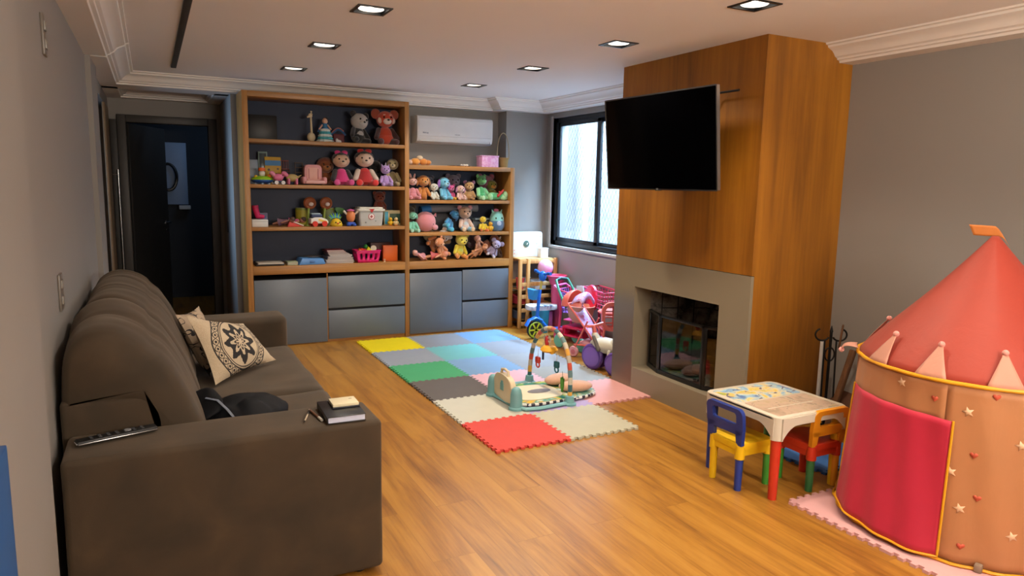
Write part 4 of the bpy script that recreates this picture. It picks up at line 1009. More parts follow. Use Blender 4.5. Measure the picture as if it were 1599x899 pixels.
def hang(name, y, zt, mat_, kind, label, drop=.0):
    r = thing(name, label, 'hanging toy', (2.672, y, FT+zt))
    b = B(); b.cyl((0, 0, 0), (0, 0, .07), .002, seg=6); b.done('strap', M('#cfcabb', .7), r)
    b = B()
    if kind == 'ring':
        b.box((0, 0, -.02), (.03, .05, .05), None, .008); b.done('body', mat_, r); b = B()
        b.tube([(0, .026*math.cos(q), -.058+.022*math.sin(q)) for q in [2*PI*k/18 for k in range(18)]], .006, 8, True); b.done('ring', mat_, r)
    elif kind == 'cloud':
        b.lathe([(0, 0), (.05, -.01), (.07, -.035), (.055, -.05), (.02, -.055), (0, -.055)], seg=20); b.ell((0, -.04, -.045), (.022, .03, .018)); b.ell((0, .045, -.04), (.022, .03, .018)); b.done('body', mat_, r)
    elif kind == 'bird':
        b.ell((0, 0, -.02), (.02, .022, .045)); b.done('body', mat_, r); b = B()
        for s_ in (-1, 1): b.tube([(0, s_*.032+.018*math.cos(q), .0+.022*math.sin(q)) for q in [2*PI*k/16 for k in range(16)]], .005, 6, True)
        b.done('ring', M('#d8d2c8', .5), r)
    elif kind == 'leaf':
        b.prism([(-.02, .02), (-.008, .0), (0, .03), (.01, .0), (.022, .018), (.018, -.05), (0, -.09), (-.016, -.05)], -.007, .007, YZ, .002); b.done('body', mat_, r)
    elif kind == 'stick':
        b.cyl((0, 0, 0), (0, 0, -.07), .009, seg=10); b.done('body', mat_, r)
hang('hanging_toy', 4.74, .24, M('#c4382e', .6), 'ring', 'red hanging toy with a ring on the left side of the gym arch')
hang('hanging_toy', 4.66, .31, M('#26324f', .6), 'stick', 'small dark blue stick toy hanging behind the yellow one on the gym arch')
hang('hanging_toy', 4.57, .375, M('#e0a41e', .6), 'cloud', 'yellow plush toy hanging in the middle of the gym arch')
hang('hanging_toy', 4.60, .42, M('#b8343a', .6), 'bird', 'red figure with white rings hanging at the top of the gym arch')
hang('hanging_toy', 4.45, .27, M('#236370', .6), 'ring', 'teal hanging toy with a ring on the right side of the gym arch')
hang('hanging_toy', 4.36, .15, M('#4f9a2e', .6), 'leaf', 'green leaf shaped toy hanging lowest on the gym arch')

# ================================================================== CORNER BY THE WINDOW
rk = thing('toy_rack', 'pine toy rack with slanted bin rails in the corner beside the low bookcase', 'toy rack', (3.88, 7.02, 0))
Rk = lambda x, y, z: (x-3.88, y-7.02, z)
for x, y, h_ in ((3.635, 6.90, .79), (3.735, 6.90, .79), (4.085, 6.90, .79), (3.635, 7.20, .79), (4.085, 7.20, .79)):
    if x == 3.635: continue
    b = B(); b.bb(Rk(x-.018, y-.018, 0), Rk(x+.018, y+.018, h_), .004); b.done('post', W_PINE, rk)
b = B(); b.bb(Rk(3.617, 6.882, 0), Rk(3.653, 6.918, .79), .004); b.done('post', W_PINE, rk)
b = B(); b.bb(Rk(3.617, 7.183, 0), Rk(3.653, 7.219, .79), .004); b.done('post', W_PINE, rk)
for z in (.755, .50, .36, .205, .05):
    b = B(); b.bb(Rk(3.645, 6.89, z-.022), Rk(3.725, 6.905, z+.022), .003); b.done('rail', W_PINE, rk)
    b = B(); b.bb(Rk(3.745, 6.89, z-.022), Rk(4.075, 6.905, z+.022), .003); b.done('rail', W_PINE, rk)
    b = B(); b.bb(Rk(3.645, 7.195, z-.022), Rk(4.075, 7.21, z+.022), .003); b.done('rail', W_PINE, rk)
b = B()
for z in (.43, .27, .10): b.bb(Rk(3.66, 6.92, z-.006), Rk(4.07, 7.18, z+.0), .002)
b.done('shelf_board', W_PINE, rk)
b = B(); b.bb(Rk(3.65, 6.92, .770), Rk(4.07, 7.19, .785), .002); b.done('top_board', W_PINE, rk)
for x, y, z, c_, nm, lb, k in ((3.79, 7.05, .43, '#b9c3c9', 'stacking_cup', 'pale blue white toy cup on the upper level of the pine rack', 0), (3.70, 7.02, .43, '#c9474a', 'stacking_cup', 'red toy cup on the upper level of the pine rack beside the bookcase', 0),
                       (3.70, 7.02, .27, '#8e2430', 'toy_bin', 'dark red bin on the middle level of the pine rack', 1), (3.90, 7.03, .27, '#b86a4a', 'toy_bin', 'orange brown bin on the middle level of the pine rack', 1),
                       (3.70, 7.02, .10, '#3a3f4c', 'toy_bin', 'dark blue grey bin on the lowest level of the pine rack', 1), (3.92, 7.03, .43, '#cfd4d8', 'toy_bin', 'white bin on the upper level of the pine rack behind the balloon', 1)):
    r = thing(nm, lb, 'toy container', (x, y, z+.001)); hh = .09 if k else .13
    if k: b = B(); b.frame(rrect(.15, .2, .02), rrect(.14, .19, .016), .004, hh); b.prism(rrect(.14, .19, .016), 0, .005); b.done('bin_body', M(c_, .45), r); b = B(); b.frame(rrect(.162, .212, .02), rrect(.146, .196, .016), hh-.008, hh+.003); b.done('rim', M(c_, .45), r)
    else: b = B(); b.lathe([(0, 0), (.038, 0), (.05, hh), (.046, hh), (.036, .006), (0, .006)]); b.done('cup_body', M(c_, .45), r); b = B(); b.lathe([(.049, hh-.01), (.054, hh-.01), (.054, hh), (.049, hh)]); b.done('rim', M(c_, .45), r)
# white toy sink panel and cube on the rack
wb = thing('toy_case', 'upright white plastic toy case standing on the pine rack', 'toy case', (3.845, 7.165, .786))
b = B(); b.prism(rrect(.385, .285, .025, 5, 0, .144), -.035, .03, XZ, .006); b.done('shell', M('#d5dbde', .35), wb)
b = B(); b.lathe([(.0, 0), (.032, 0), (.038, .006), (.030, .008), (0, .004)], c=(-.02, -.036, .15), seg=20, rot=(PI/2, 0, 0)); b.done('round_latch', M('#4a6258', .5), wb)
b = B(); b.box((.0, -.038, .16), (.014, .01, .05), (0, .6, 0), .003); b.done('latch_grip', M('#c9ccc8', .4), wb)
for x, z in ((-.17, .04), (-.17, .08), (.12, .24), (.17, .23), (.12, .15)): b = B(); b.box((x, -.036, z), (.016, .003, .010), None, .001); b.done('sticker', M('#b8c8a8' if x > 0 else '#c98a8a', .5), wb)
wc = thing('white_box', 'small white cube box in front of the white toy case on the rack', 'box', (3.985, 7.02, .786))
B().box((0, 0, .05), (.095, .09, .10), None, .004).done('box_body', M('#d6dade', .4), wc); B().box((0, 0, .103), (.10, .095, .012), None, .003).done('box_lid', M('#dfe2e4', .4), wc)
ba = thing('balloon', 'round pink balloon above the scooter handlebar', 'balloon', (3.90, 6.80, .695))
b = B(); b.ell((0, 0, 0), (.088, .088, .094), seg=28); b.done('balloon_body', M('#dc9fc4', .22, coat=.5), ba); b = B(); b.cyl((0, 0, -.092), (0, 0, -.108), .004, .010, 10); b.done('knot', M('#c980ac', .4), ba)

# scooter
SB = M('#1763c4', .3, name='scooter_blue')
sc_ = thing('kick_scooter', 'blue child kick scooter with a yellow green front wheel in front of the pine rack', 'scooter', (3.57, 6.38, 0), math.radians(2))
b = B(); b.cyl((0, 0, .19), (.03, 0, .52), .018, seg=14); b.done('lower_stem', SB, sc_)
b = B(); b.cyl((.03, 0, .48), (.055, 0, .64), .013, seg=12); b.done('upper_stem', M('#a39a4a', .4), sc_)
b = B(); b.ell((.058, 0, .66), (.035, .055, .055)); b.cyl((.06, -.13, .70), (.055, 0, .68), .014, seg=12); b.cyl((.055, 0, .68), (.06, .13, .70), .014, seg=12); b.done('handlebar', SB, sc_)
for s_ in (-1, 1): b = B(); b.cyl((.06, s_*.10, .698), (.062, s_*.155, .703), .018, seg=12); b.done('grip', M('#15509c', .6), sc_)
b = B(); b.limb((.01, 0, .22), (.14, 0, .09), .022, .022); b.box((.31, 0, .085), (.36, .10, .022), None, .010); b.done('deck', SB, sc_)
b = B(); b.lathe([(.02, -.02), (.05, -.022), (.09, -.018), (.095, 0), (.09, .018), (.05, .022), (.02, .02)], c=(-.02, 0, .095), seg=32, rot=(PI/2, 0, 0)); b.done('tyre', M('#1c1f1c', .6), sc_)
for s_ in (-1, 1):
    for k in range(6): b = B(); a = PI/3*k; b.box((-.02+.048*math.cos(a), s_*.024, .095+.048*math.sin(a)), (.062, .008, .018), (0, -a, 0), .003); b.done('wheel_spoke', M('#a8b82e', .4), sc_)
    b = B(); b.tube([(-.02+.080*math.cos(q), s_*.020, .095+.080*math.sin(q)) for q in [2*PI*i/28 for i in range(28)]], .008, 6, True); b.done('wheel_rim', M('#8fae34', .4), sc_)
b = B(); b.tube([(-.13, 0, .14), (-.09, 0, .20), (-.02, 0, .225), (.06, 0, .19)], .03, 8, flat=.5); b.done('mudguard', SB, sc_)
b = B(); b.lathe([(.0, -.015), (.045, -.015), (.05, 0), (.045, .015), (0, .015)], c=(.47, 0, .05), seg=24, rot=(PI/2, 0, 0)); b.done('rear_wheel', M('#30342f', .6), sc_)
b = B(); b.prism([(-.045, -.01), (-.075, .10), (.075, .10), (.045, -.01)], -.03, .03, Matrix.Translation((-.055, 0, .43)) @ YZ, .008); b.done('front_basket', M('#2f8ad0', .4), sc_)

# white and teal keyboard table
kt = thing('toy_keyboard', 'white topped toy piano on a teal base behind the scooter', 'toy piano', (3.78, 6.66, 0), -.1)
b = B(); b.prism(rrect(.34, .20, .06, 6), .255, .305, None, .01); b.done('keyboard_top', M('#d6d8da', .35), kt)
for i in range(6): B().box((-.10+i*.035, -.09, .306), (.022, .05, .006), None, .001).done('key', M('#4a6a8c' if i % 2 else '#b8c4cc', .4), kt)
b = B(); b.cyl((0, 0, .0), (0, 0, .255), .085, .11, 24); b.done('base', M('#2f8496', .45), kt)
b = B(); b.box((.08, -.07, .14), (.05, .03, .20), (0, 0, .3), .006); b.done('side_panel', M('#9a4a78', .5), kt)

# pink bin on rack end + shopping cart
PK = M('#d0406e', .4); LIL = M('#8a5fb8', .4); HOT = M('#c4164a', .4); SAL = M('#dc6a5c', .4, name='salmon_plastic'); LPK = M('#dca0a8', .4)
bn = thing('toy_bin', 'pink oval tub with a rolled rim behind the scooter handlebar', 'tub', (3.98, 6.68, .52))
b = B(); b.lathe([(0, 0), (.07, 0), (.105, .09), (.115, .095), (.112, .10), (.10, .098), (.066, .006), (0, .006)], seg=28); b.done('tub_body', PK, bn)
for v in (0,): pass
b = B(); b.tube([(.112*math.cos(q), .112*math.sin(q), .097) for q in [2*PI*i/28 for i in range(28)]], .008, 6, True); b.done('rim', M('#dc5a7c', .4), bn)
st_ = B().cyl((3.98, 6.68, .0), (3.98, 6.68, .519), .05, .06, 20); tag(st_.done('toy_pedestal', M('#b8446c', .45)), 'pink column base under the pink tub behind the scooter', 'pedestal')
ct = thing('shopping_cart', 'pink and lilac toy shopping cart right of the scooter', 'toy cart', (3.90, 6.14, 0), math.radians(-62))
# local: x forward; basket as lattice
def lattice(b, p00, p10, p11, p01, nu, nv, r):
    q = [Vector(v) for v in (p00, p10, p11, p01)]
    f = lambda u, v: q[0]*(1-u)*(1-v)+q[1]*u*(1-v)+q[2]*u*v+q[3]*(1-u)*v
    for i in range(nu+1): b.cyl(f(i/nu, 0), f(i/nu, 1), r, seg=6)
    for j in range(nv+1): b.cyl(f(0, j/nv), f(1, j/nv), r, seg=6)
b = B()
T_ = [(-.15, -.12, .54), (.17, -.10, .46), (.17, .10, .46), (-.15, .12, .54)]; Bt = [(-.10, -.09, .30), (.12, -.075, .30), (.12, .075, .30), (-.10, .09, .30)]
for i in range(4): lattice(b, Bt[i], Bt[(i+1) % 4], T_[(i+1) % 4], T_[i], 6, 5, .0045)
lattice(b, Bt[0], Bt[1], Bt[2], Bt[3], 5, 4, .004); b.done('basket', LIL, ct)
b = B(); b.tube([T_[0], T_[1], T_[2], T_[3]], .010, 8, True); b.done('basket_rim', PK, ct)
b = B(); b.tube([(-.15, -.12, .54), (-.20, -.12, .57), (-.20, .12, .57), (-.15, .12, .54)], .011, 8); b.done('handle', M('#d65a9a', .4), ct)
for s_ in (-1, 1):
    b = B(); b.tube([(-.14, s_*.12, .53), (-.11, s_*.12, .30), (-.13, s_*.12, .09)], .014, 8); b.tube([(-.12, s_*.12, .12), (.14, s_*.10, .10)], .014, 8); b.tube([(.10, s_*.08, .30), (.0, s_*.1, .12)], .010, 8); b.done('side_frame', PK, ct)
b = B(); b.box((0, 0, .13), (.26, .20, .02), None, .006); b.box((0, 0, .22), (.2, .17, .015), None, .005); b.done('lower_tray', M('#cf4f86', .4), ct)
for x, s_ in ((-.13, -1), (-.13, 1), (.13, -1), (.13, 1)):
    b = B(); b.lathe([(0, -.014), (.05, -.016), (.055, 0), (.05, .016), (0, .014)], c=(x, s_*.12, .056), seg=24, rot=(PI/2, 0, 0)); w_ = b.done('wheel', M('#c04a7c', .4), ct)
# pram with a teal handle
pr_ = thing('doll_pram', 'salmon and hot pink doll pram with a teal push handle', 'doll pram', (3.77, 5.84, 0), math.radians(-72))
b = B(); b.lathe([(0, 0), (.07, .0), (.105, .05), (.125, .16), (.13, .165), (.118, .165), (.095, .05), (0, .01)], c=(.02, -.03, .27), seg=28); 
for v in b.bm.verts: v.co.x = .02+(v.co.x-.02)*1.2
b.done('tub', M('#dd9a86', .4), pr_)
b = B()
def hood(u, v): a = PI*v; e = PI*.55*u; r = .135; return Vector((-.02-.02-.15*math.sin(e)*math.sin(a)*1.0, -.03-r*math.cos(a), .43+r*math.sin(a)*math.cos(e)*1.1))
b.grid(hood, 14, 18); add_solid(b.done('hood', SAL, pr_), .008)
b = B(); b.tube([(-.10, -.11, .40), (-.20, -.11, .56), (-.26, -.09, .66), (-.28, 0, .67), (-.26, .09, .66), (-.20, .11, .56), (-.10, .11, .40)], .013, 10); b.done('push_handle', M('#3f8f7c', .4), pr_)
b = B(); b.tube([(-.262, -.07, .662), (-.28, 0, .671), (-.262, .07, .662)], .016, 10); b.done('grip', M('#1c3b3a', .5), pr_)
b = B(); b.box((.02, -.03, .21), (.30, .20, .025), None, .008); b.box((.0, -.03, .13), (.22, .22, .018), None, .006); b.box((.12, -.03, .17), (.02, .2, .09), None, .006); b.box((-.10, -.03, .17), (.02, .2, .09), None, .006); b.done('chassis', HOT, pr_)
for x in (-.13, .16):
    for s_ in (-1, 1):
        b = B(); b.cyl((x*.8, -.03+s_*.11, .21), (x, -.03+s_*.12, .08), .010, seg=8); lg_ = b.done('leg', HOT, pr_)
        b = B(); b.lathe([(0, -.012), (.06, -.014), (.07, 0), (.06, .014), (0, .012)], c=(x, -.03+s_*.135, .071), seg=26, rot=(PI/2, 0, 0)); b.done('wheel', M('#5fa592', .4), pr_)
# hot pink cart behind
hc = thing('toy_basket_cart', 'hot pink lattice basket and round seat behind the doll pram against the window wall', 'toy cart', (3.98, 5.80, 0), -.1)
b = B(); hb = [(-.10, -.22, .42), (.10, -.22, .42), (.10, .22, .42), (-.10, .22, .42)]; ht = [(-.11, -.24, .585), (.11, -.24, .585), (.11, .24, .585), (-.11, .24, .585)]
for i in range(4): lattice(b, hb[i], hb[(i+1) % 4], ht[(i+1) % 4], ht[i], 8, 4, .004)
b.done('basket', M('#d04a70', .4), hc)
b = B(); b.tube(ht, .009, 8, True); b.done('basket_rim', M('#d04a70', .4), hc)
b = B(); b.lathe([(0, -.02), (.10, -.02), (.125, -.01), (.13, .01), (.11, .02), (0, .02)], c=(-.10, .02, .50), seg=30, rot=(0, PI/2, 0)); b.done('round_seat', M('#e02a50', .35), hc)
for s_ in (-1, 1):
    for x in (-.09, .09): b = B(); b.cyl((x, s_*.2, .0), (x, s_*.2, .42), .011, seg=8); b.done('leg', HOT, hc)
b = B(); b.prism([(-.09, 0), (-.06, .085), (.08, .07), (.09, 0)], -.004, .004, Matrix.Translation((-.17, .13, .53)) @ YZ); b.done('printed_cloth', M('#b9d0dc', .7), hc)
# stroller with lilac seat
sr = thing('doll_stroller', 'salmon tubed doll stroller with a lilac printed seat in front of the pram', 'doll stroller', (3.66, 5.48, 0), math.radians(-62))
b = B()
for s_ in (-1, 1):
    b.tube([(-.20, s_*.11, .50), (-.05, s_*.11, .34), (.17, s_*.10, .08)], .009, 8); b.tube([(-.12, s_*.11, .07), (.02, s_*.11, .36)], .009, 8); b.tube([(-.12, s_*.11, .12), (.16, s_*.10, .13)], .008, 8)
b.tube([(-.20, -.11, .50), (-.20, .11, .50)], .009, 8); b.tube([(.16, -.10, .16), (.19, 0, .17), (.16, .10, .16)], .010, 8); b.done('tube_frame', SAL, sr)
t = NT('lilac_print'); n1 = t.noise(t.coords(), 26, 2, .5, 1.5); t.link(t.ramp(n1, [(.40, '#b59bd4'), (.5, '#cdb8dc'), (.6, '#c06a9c')]), t.b.inputs['Base Color']); LP = t.m
b = B(); b.grid(lambda u, v: Vector((-.14+.20*u, -.10+.20*v, .44-.26*u-.03*math.sin(PI*v))), 8, 8); add_solid(b.done('seat_cloth', LP, sr), .006)
b = B(); b.grid(lambda u, v: Vector((.05+.11*u, -.10+.20*v, .19-.01*u-.02*math.sin(PI*v))), 6, 8); add_solid(b.done('seat_cloth', LP, sr), .006)
b = B(); b.grid(lambda u, v: Vector((-.16+.12*math.sin(1.9*u), -.12+.24*v, .50+.09*math.sin(PI*v)*.8+.05*math.sin(PI*u)-.02*u)), 8, 10); add_solid(b.done('canopy', LP, sr), .005)
b = B(); b.box((.03, 0, .13), (.22, .17, .05), None, .014); b.done('storage_basket', LPK, sr)
for x in (-.12, .18):
    for s_ in (-1, 1):
        b = B(); b.lathe([(.012, -.012), (.045, -.014), (.052, 0), (.045, .014), (.012, .012)], c=(x, s_*.11, .053), seg=24, rot=(PI/2, 0, 0)); wl = b.done('wheel', LPK, sr)
        b = B(); b.lathe([(0, -.015), (.022, -.016), (.026, 0), (.022, .016), (0, .015)], c=(x, s_*.11, .053), seg=16, rot=(PI/2, 0, 0)); b.done('wheel_hub', M('#c4707c', .4), wl)
# salmon chair back panel + tray
sp_ = thing('toy_high_chair', 'salmon plastic doll high chair behind the white and purple ride on', 'doll high chair', (3.74, 5.25, 0), math.radians(-112))
b = B(); b.frame(rrect(.21, .27, .09, 8, 0, .42), rrect(.15, .20, .06, 8, 0, .42), -.02, .02, YZ); b.done('backrest', SAL, sp_)
b = B()
for i in range(3): b.box((0, 0, .36+i*.055), (.014, .17, .014), None, .004)
b.box((0, 0, .42), (.012, .014, .2), None, .004); b.done('back_slats', M('#c4503f', .4), sp_)
b = B(); b.lathe([(0, 0), (.12, 0), (.14, .02), (.13, .03), (0, .015)], c=(-.15, .03, .42), seg=28); b.done('tray', SAL, sp_)
b = B(); b.box((-.07, 0, .30), (.17, .19, .025), None, .01); b.done('seat', SAL, sp_)
for x in (-.15, .02):
    for s_ in (-1, 1): b = B(); b.cyl((x, s_*.08, .30), (x*1.2, s_*.11, 0), .012, seg=8); b.done('leg', SAL, sp_)
# ride on
IV = M('#cbc4ae', .35, name='ivory_plastic'); PUR = M('#5b3a8c', .4, name='purple_wheel')
rd = thing('ride_on_bike', 'ivory ride on toy bike with big purple wheels beside the fireplace', 'ride on toy', (3.50, 4.98, 0), math.radians(-72))
b = B(); b.ell((.02, 0, .225), (.20, .085, .07), seg=24); b.ell((.12, 0, .25), (.10, .07, .06)); b.limb((-.08, 0, .22), (-.14, 0, .30), .045, .03); b.done('body_shell', IV, rd)
b = B(); b.limb((-.13, 0, .28), (-.16, 0, .37), .022, .018); b.tube([(-.14, -.11, .39), (-.165, 0, .375), (-.14, .11, .39)], .014, 8); b.done('handlebar', SAL, rd)
b = B(); b.limb((-.09, -.08, .30), (-.03, -.085, .20), .016, .02); b.done('grip', M('#5f5750', .6), rd)
for x, w_, r_2 in ((-.12, .05, .115), (.17, .11, .105)):
    for s_ in ((-1, 1)):
        b = B(); b.lathe([(0, -.02), (r_2*.5, -.026), (r_2*.9, -.020), (r_2, -.008), (r_2, .008), (r_2*.9, .020), (r_2*.5, .022), (0, .02)], c=(x, s_*w_, r_2), seg=36, rot=(PI/2, 0, 0)); wl = b.done('wheel', PUR, rd)
        b = B(); b.lathe([(0, -.004), (r_2*.72, -.004), (r_2*.76, 0), (0, .004)], c=(x, s_*(w_+.024), r_2), seg=36, rot=(PI/2*-s_, 0, 0)); b.done('hub_cap', M('#7a58ac', .35), wl)
b = B(); b.limb((.09, -.09, .20), (.10, -.12, .11), .016, .013); b.cyl((-.12, -.07, .115), (-.12, .07, .115), .012, seg=10); b.cyl((.17, -.13, .105), (.17, .13, .105), .012, seg=10); b.limb((-.12, 0, .115), (-.10, 0, .22), .02, .03); b.limb((.17, 0, .105), (.14, 0, .22), .02, .04); b.done('axle_frame', IV, rd)

# ================================================================== THINGS ON THE SHELVES
EYE = M('#0a0a0a', .2, name='eye_black')
def FA(c): return M(c, .9, kind='fabric')
def plush(name, label, x, y, z, h, col, head=None, ear='round', earc=None, muz=None, belly=None, arm=None, leg=None, yaw=0, rot=None, fat=1.0, foot=None, headr=.25, nose='#1a1210', tail=None, hair=None, eyes=True, body=None, wide=1.0, stand=False, cat='plush toy', grp='plush toys on the shelves', extra=None):
    head = head or col; body = body or col; arm = arm or col; leg = leg or col; earc = earc or head; s = h
    r = thing(name, label, cat, (x, y, z), yaw, grp, rot=rot)
    def P(nm, b, c): 
        bmesh.ops.scale(b.bm, vec=(s*wide, s, s), verts=b.bm.verts); return b.done(nm, FA(c) if isinstance(c, str) else c, r, 60)
    P('body', B().ell((0, 0, .27), (.19*fat, .17*fat, .27)).ell((0, -.02, .18), (.21*fat, .19*fat, .18)), body)
    if belly: P('belly', B().ell((0, -.09*fat, .25), (.13*fat, .10*fat, .18)), belly)
    hz = 1-headr*.95
    P('head', B().ell((0, -.02, hz), (headr, headr*.92, headr*.9)), head)
    if ear == 'round':
        for q in (-1, 1): P('ear', B().ell((q*headr*.82, .0, hz+headr*.72), (headr*.38, headr*.16, headr*.38)), earc)
    elif ear == 'big':
        for q in (-1, 1): P('ear', B().ell((q*headr*1.05, .0, hz+headr*.55), (headr*.55, headr*.16, headr*.55)), earc)
    elif ear == 'long':
        for q in (-1, 1): P('ear', B().ell((q*headr*.45, .02, hz+headr*1.15), (headr*.24, headr*.12, headr*.62), (0, q*.25, 0)), earc)
    elif ear == 'floppy':
        for q in (-1, 1): P('ear', B().ell((q*headr*.98, -.02, hz-headr*.15), (headr*.24, headr*.30, headr*.72), (0, -q*.15, 0)), earc)
    elif ear == 'pointy':
        for q in (-1, 1): P('ear', B().cyl((q*headr*.6, 0, hz+headr*.5), (q*headr*.78, 0, hz+headr*1.2), headr*.3, .004, 10), earc)
    if muz: P('muzzle', B().ell((0, -headr*.82, hz-headr*.25), (headr*.48, headr*.38, headr*.34)), muz)
    if nose: P('nose', B().ell((0, -headr*(1.18 if muz else .95), hz-headr*.12), (headr*.15, headr*.1, headr*.11), seg=8), M(nose, .3))
    if eyes:
        for q in (-1, 1): P('eye', B().ell((q*headr*.40, -headr*.90, hz+headr*.18), headr*.11, seg=8), EYE)
    if hair: P('hair', B().ell((0, .04, hz+headr*.22), (headr*1.08, headr*.98, headr*.88)).jig(.02, 3, 9), hair)
    for q in (-1, 1):
        P('arm', B().limb((q*.17*fat, -.02, .43), (q*.27*fat, -.17, .20), .075, .07), arm)
        if stand: P('leg', B().limb((q*.10*fat, 0, .16), (q*.12*fat, -.03, .05), .085, .06), leg)
        else:
            lg_ = P('leg', B().limb((q*.12*fat, -.06, .10), (q*.20*fat, -.34, .085), .10, .085), leg)
            if foot: P('foot', B().ell((q*.205*fat, -.40, .10), (.085, .04, .095)), foot)
    if tail: P('tail', B().limb((0, .15, .08), (.16, .22, .22), .05, .04), tail)
    if extra: extra(P)
    return r
def lie(r, z, rot):
    r.rotation_euler = rot; settle(r, z); P_ = bounds(r)          # keep it clear of the back panel and the side panels
    yb = max(p.y for p in P_); xb = max(p.x for p in P_); xa_ = min(p.x for p in P_)
    if yb > 7.41: r.location.y -= yb-7.41
    lo, hi = (.84, 2.325) if r.location.x < 2.36 else (2.385, 3.535)
    if xb > hi: r.location.x -= xb-hi
    if xa_ < lo: r.location.x += lo-xa_
    return r
def box_(name, label, cat, x, y, z, w_, d_, h_, col, rz=0, rx=0, grp=None, parts=None):
    r = thing(name, label, cat, (x, y, z), rz, grp); r.rotation_euler = (rx, 0, rz)
    B().box((0, 0, h_/2), (w_, d_, h_), None, .003).done('body', M(col, .5), r)
    if parts: parts(r)
    return r
YS = 7.16
S1, S2, S3, S4 = 1.9825, 1.5635, 1.1615, .7875
# --- tall bookcase, top shelf
box_('black_panel', 'flat black box standing at the left end of the top bookcase shelf', 'box', 1.0, 7.34, S1+.008, .27, .05, .235, '#0a0a0b', 0, -.06, None, lambda r: B().box((0, -.026, .12), (.24, .003, .20), None, .001).done('front_face', M('#060607', .45), r))
gi = thing('giraffe_figure', 'pale long necked giraffe figure on the top bookcase shelf', 'figurine', (1.43, YS, S1), .4)
IVO = M('#c9b894', .6)
b = B(); b.ell((0, 0, .045), (.042, .036, .045)); b.done('body', IVO, gi)
b = B(); b.limb((.005, 0, .08), (.0, 0, .235), .012, .009); b.done('neck', IVO, gi)
b = B(); b.ell((-.006, 0, .25), (.022, .014, .022)); b.limb((-.01, 0, .245), (-.035, 0, .235), .013, .009); b.done('head', IVO, gi)
for q in (-1, 1): b = B(); b.cyl((q*.006+.004, q*.006, .265), (q*.010+.006, q*.008, .288), .003, seg=6); b.ell((q*.010+.006, q*.008, .290), .006, seg=8); b.done('horn', IVO, gi)
for q in (-1, 1): b = B(); b.ell((-.002, q*.02, .262), (.006, .012, .006)); b.done('ear', IVO, gi)
dl = thing('doll', 'doll in a white tiered teal gown and blue cape on the top bookcase shelf', 'doll', (1.565, YS, S1), -.2)
for k in range(5):
    r0 = .085-.009*k; z0 = k*.026; b = B(); b.lathe([(r0*.8, z0), (r0, z0+.002), (r0+.004, z0+.010), (r0*.86, z0+.026), (r0*.6, z0+.028)], seg=26)
    for v in b.bm.verts: v.co += Vector((v.co.x, v.co.y, 0))*.06*math.sin(14*math.atan2(v.co.y, v.co.x))
    b.done('skirt_tier', M('#d2dcd8' if k % 2 == 0 else '#4aa0a8', .7), dl)
b = B(); b.cyl((0, 0, .0), (0, 0, .13), .07, .03, 20); b.done('underskirt', M('#3f8f9c', .7), dl)
b = B(); b.limb((0, 0, .13), (0, 0, .17), .026, .022); b.done('bodice', M('#2f6f9a', .6), dl)
b = B(); b.prism([(-.075, .10), (-.055, .16), (-.02, .185), (.02, .185), (.045, .16), (.05, .12), (.02, .10)], .012, .03, XZ); b.done('cape', M('#24548c', .7), dl)
b = B(); b.ell((0, 0, .205), (.027, .026, .030)); b.limb((0, 0, .17), (0, 0, .185), .008, .008); b.done('head', M('#d0a288', .6), dl)
b = B(); b.ell((.004, .010, .212), (.030, .027, .030)); b.done('hair', M('#4a2c1c', .7), dl)
for q in (-1, 1): b = B(); b.limb((q*.026, 0, .165), (q*.055, -.035, .125), .009, .007); b.done('arm', M('#d0a288', .6), dl)
bg2 = thing('toy_handbag', 'dark red and blue toy bag with a rainbow arched flap on the top shelf', 'toy bag', (1.70, 7.22, S1), -.1)
b = B(); b.box((.01, 0, .045), (.11, .06, .09), None, .012); b.done('bag_body', M('#5e1f26', .6), bg2)
b = B(); b.tube([(-.06+.01*k, 0, .08+.055*math.sin(PI*k/14)) for k in range(15)], .011, 8); b.done('arched_flap', M('#2c5a8c', .6), bg2)
b = B(); b.tube([(-.06+.01*k, -.012, .098+.05*math.sin(PI*k/14)) for k in range(13)], .005, 6); b.done('rainbow_trim', M('#b0695c', .6), bg2)
sh = thing('doll_shoe', 'tiny white doll shoe in front of the dark red toy bag', 'doll shoe', (1.672, 7.06, S1), .5)
b = B(); b.ell((0, 0, .012), (.035, .014, .014)); b.ell((-.02, 0, .020), (.014, .013, .018)); b.done('shoe_body', M('#cfc4ba', .5), sh); B().box((.0, 0, .003), (.06, .022, .006), None, .002).done('sole', WHITE, sh)
def panda_extra(P):
    P('head_patch', B().ell((-.10, -.16, .80), (.07, .04, .06)), '#0d0d0f'); P('head_patch', B().ell((.13, -.17, .82), (.05, .04, .05)), '#0d0d0f')
r = plush('plush_panda', 'black and white plush animal leaning to the right on the top shelf', 1.885, 7.17, S1, .30, '#0e0e10', head='#a7a29c', ear='round', earc='#0e0e10', muz='#b5b0aa', belly='#a7a29c', yaw=.35, fat=1.15, headr=.30, extra=panda_extra)
r.rotation_euler = (0, .12, .3); settle(r, S1+.001)
def rp(P):
    for q in (-1, 1): P('cheek_patch', B().ell((q*.20, -.14, .70), (.07, .06, .09)), '#c9a898'); P('brow', B().ell((q*.09, -.215, .86), (.04, .02, .018)), '#c9a898')
plush('plush_red_panda', 'large red orange plush animal with dark paws at the right end of the top shelf', 2.175, 7.17, S1, .345, '#b83a12', ear='big', earc='#8f3c24', muz='#d6c6ba', arm='#3a100c', leg='#3f120e', headr=.27, fat=1.2, yaw=.05, extra=rp)
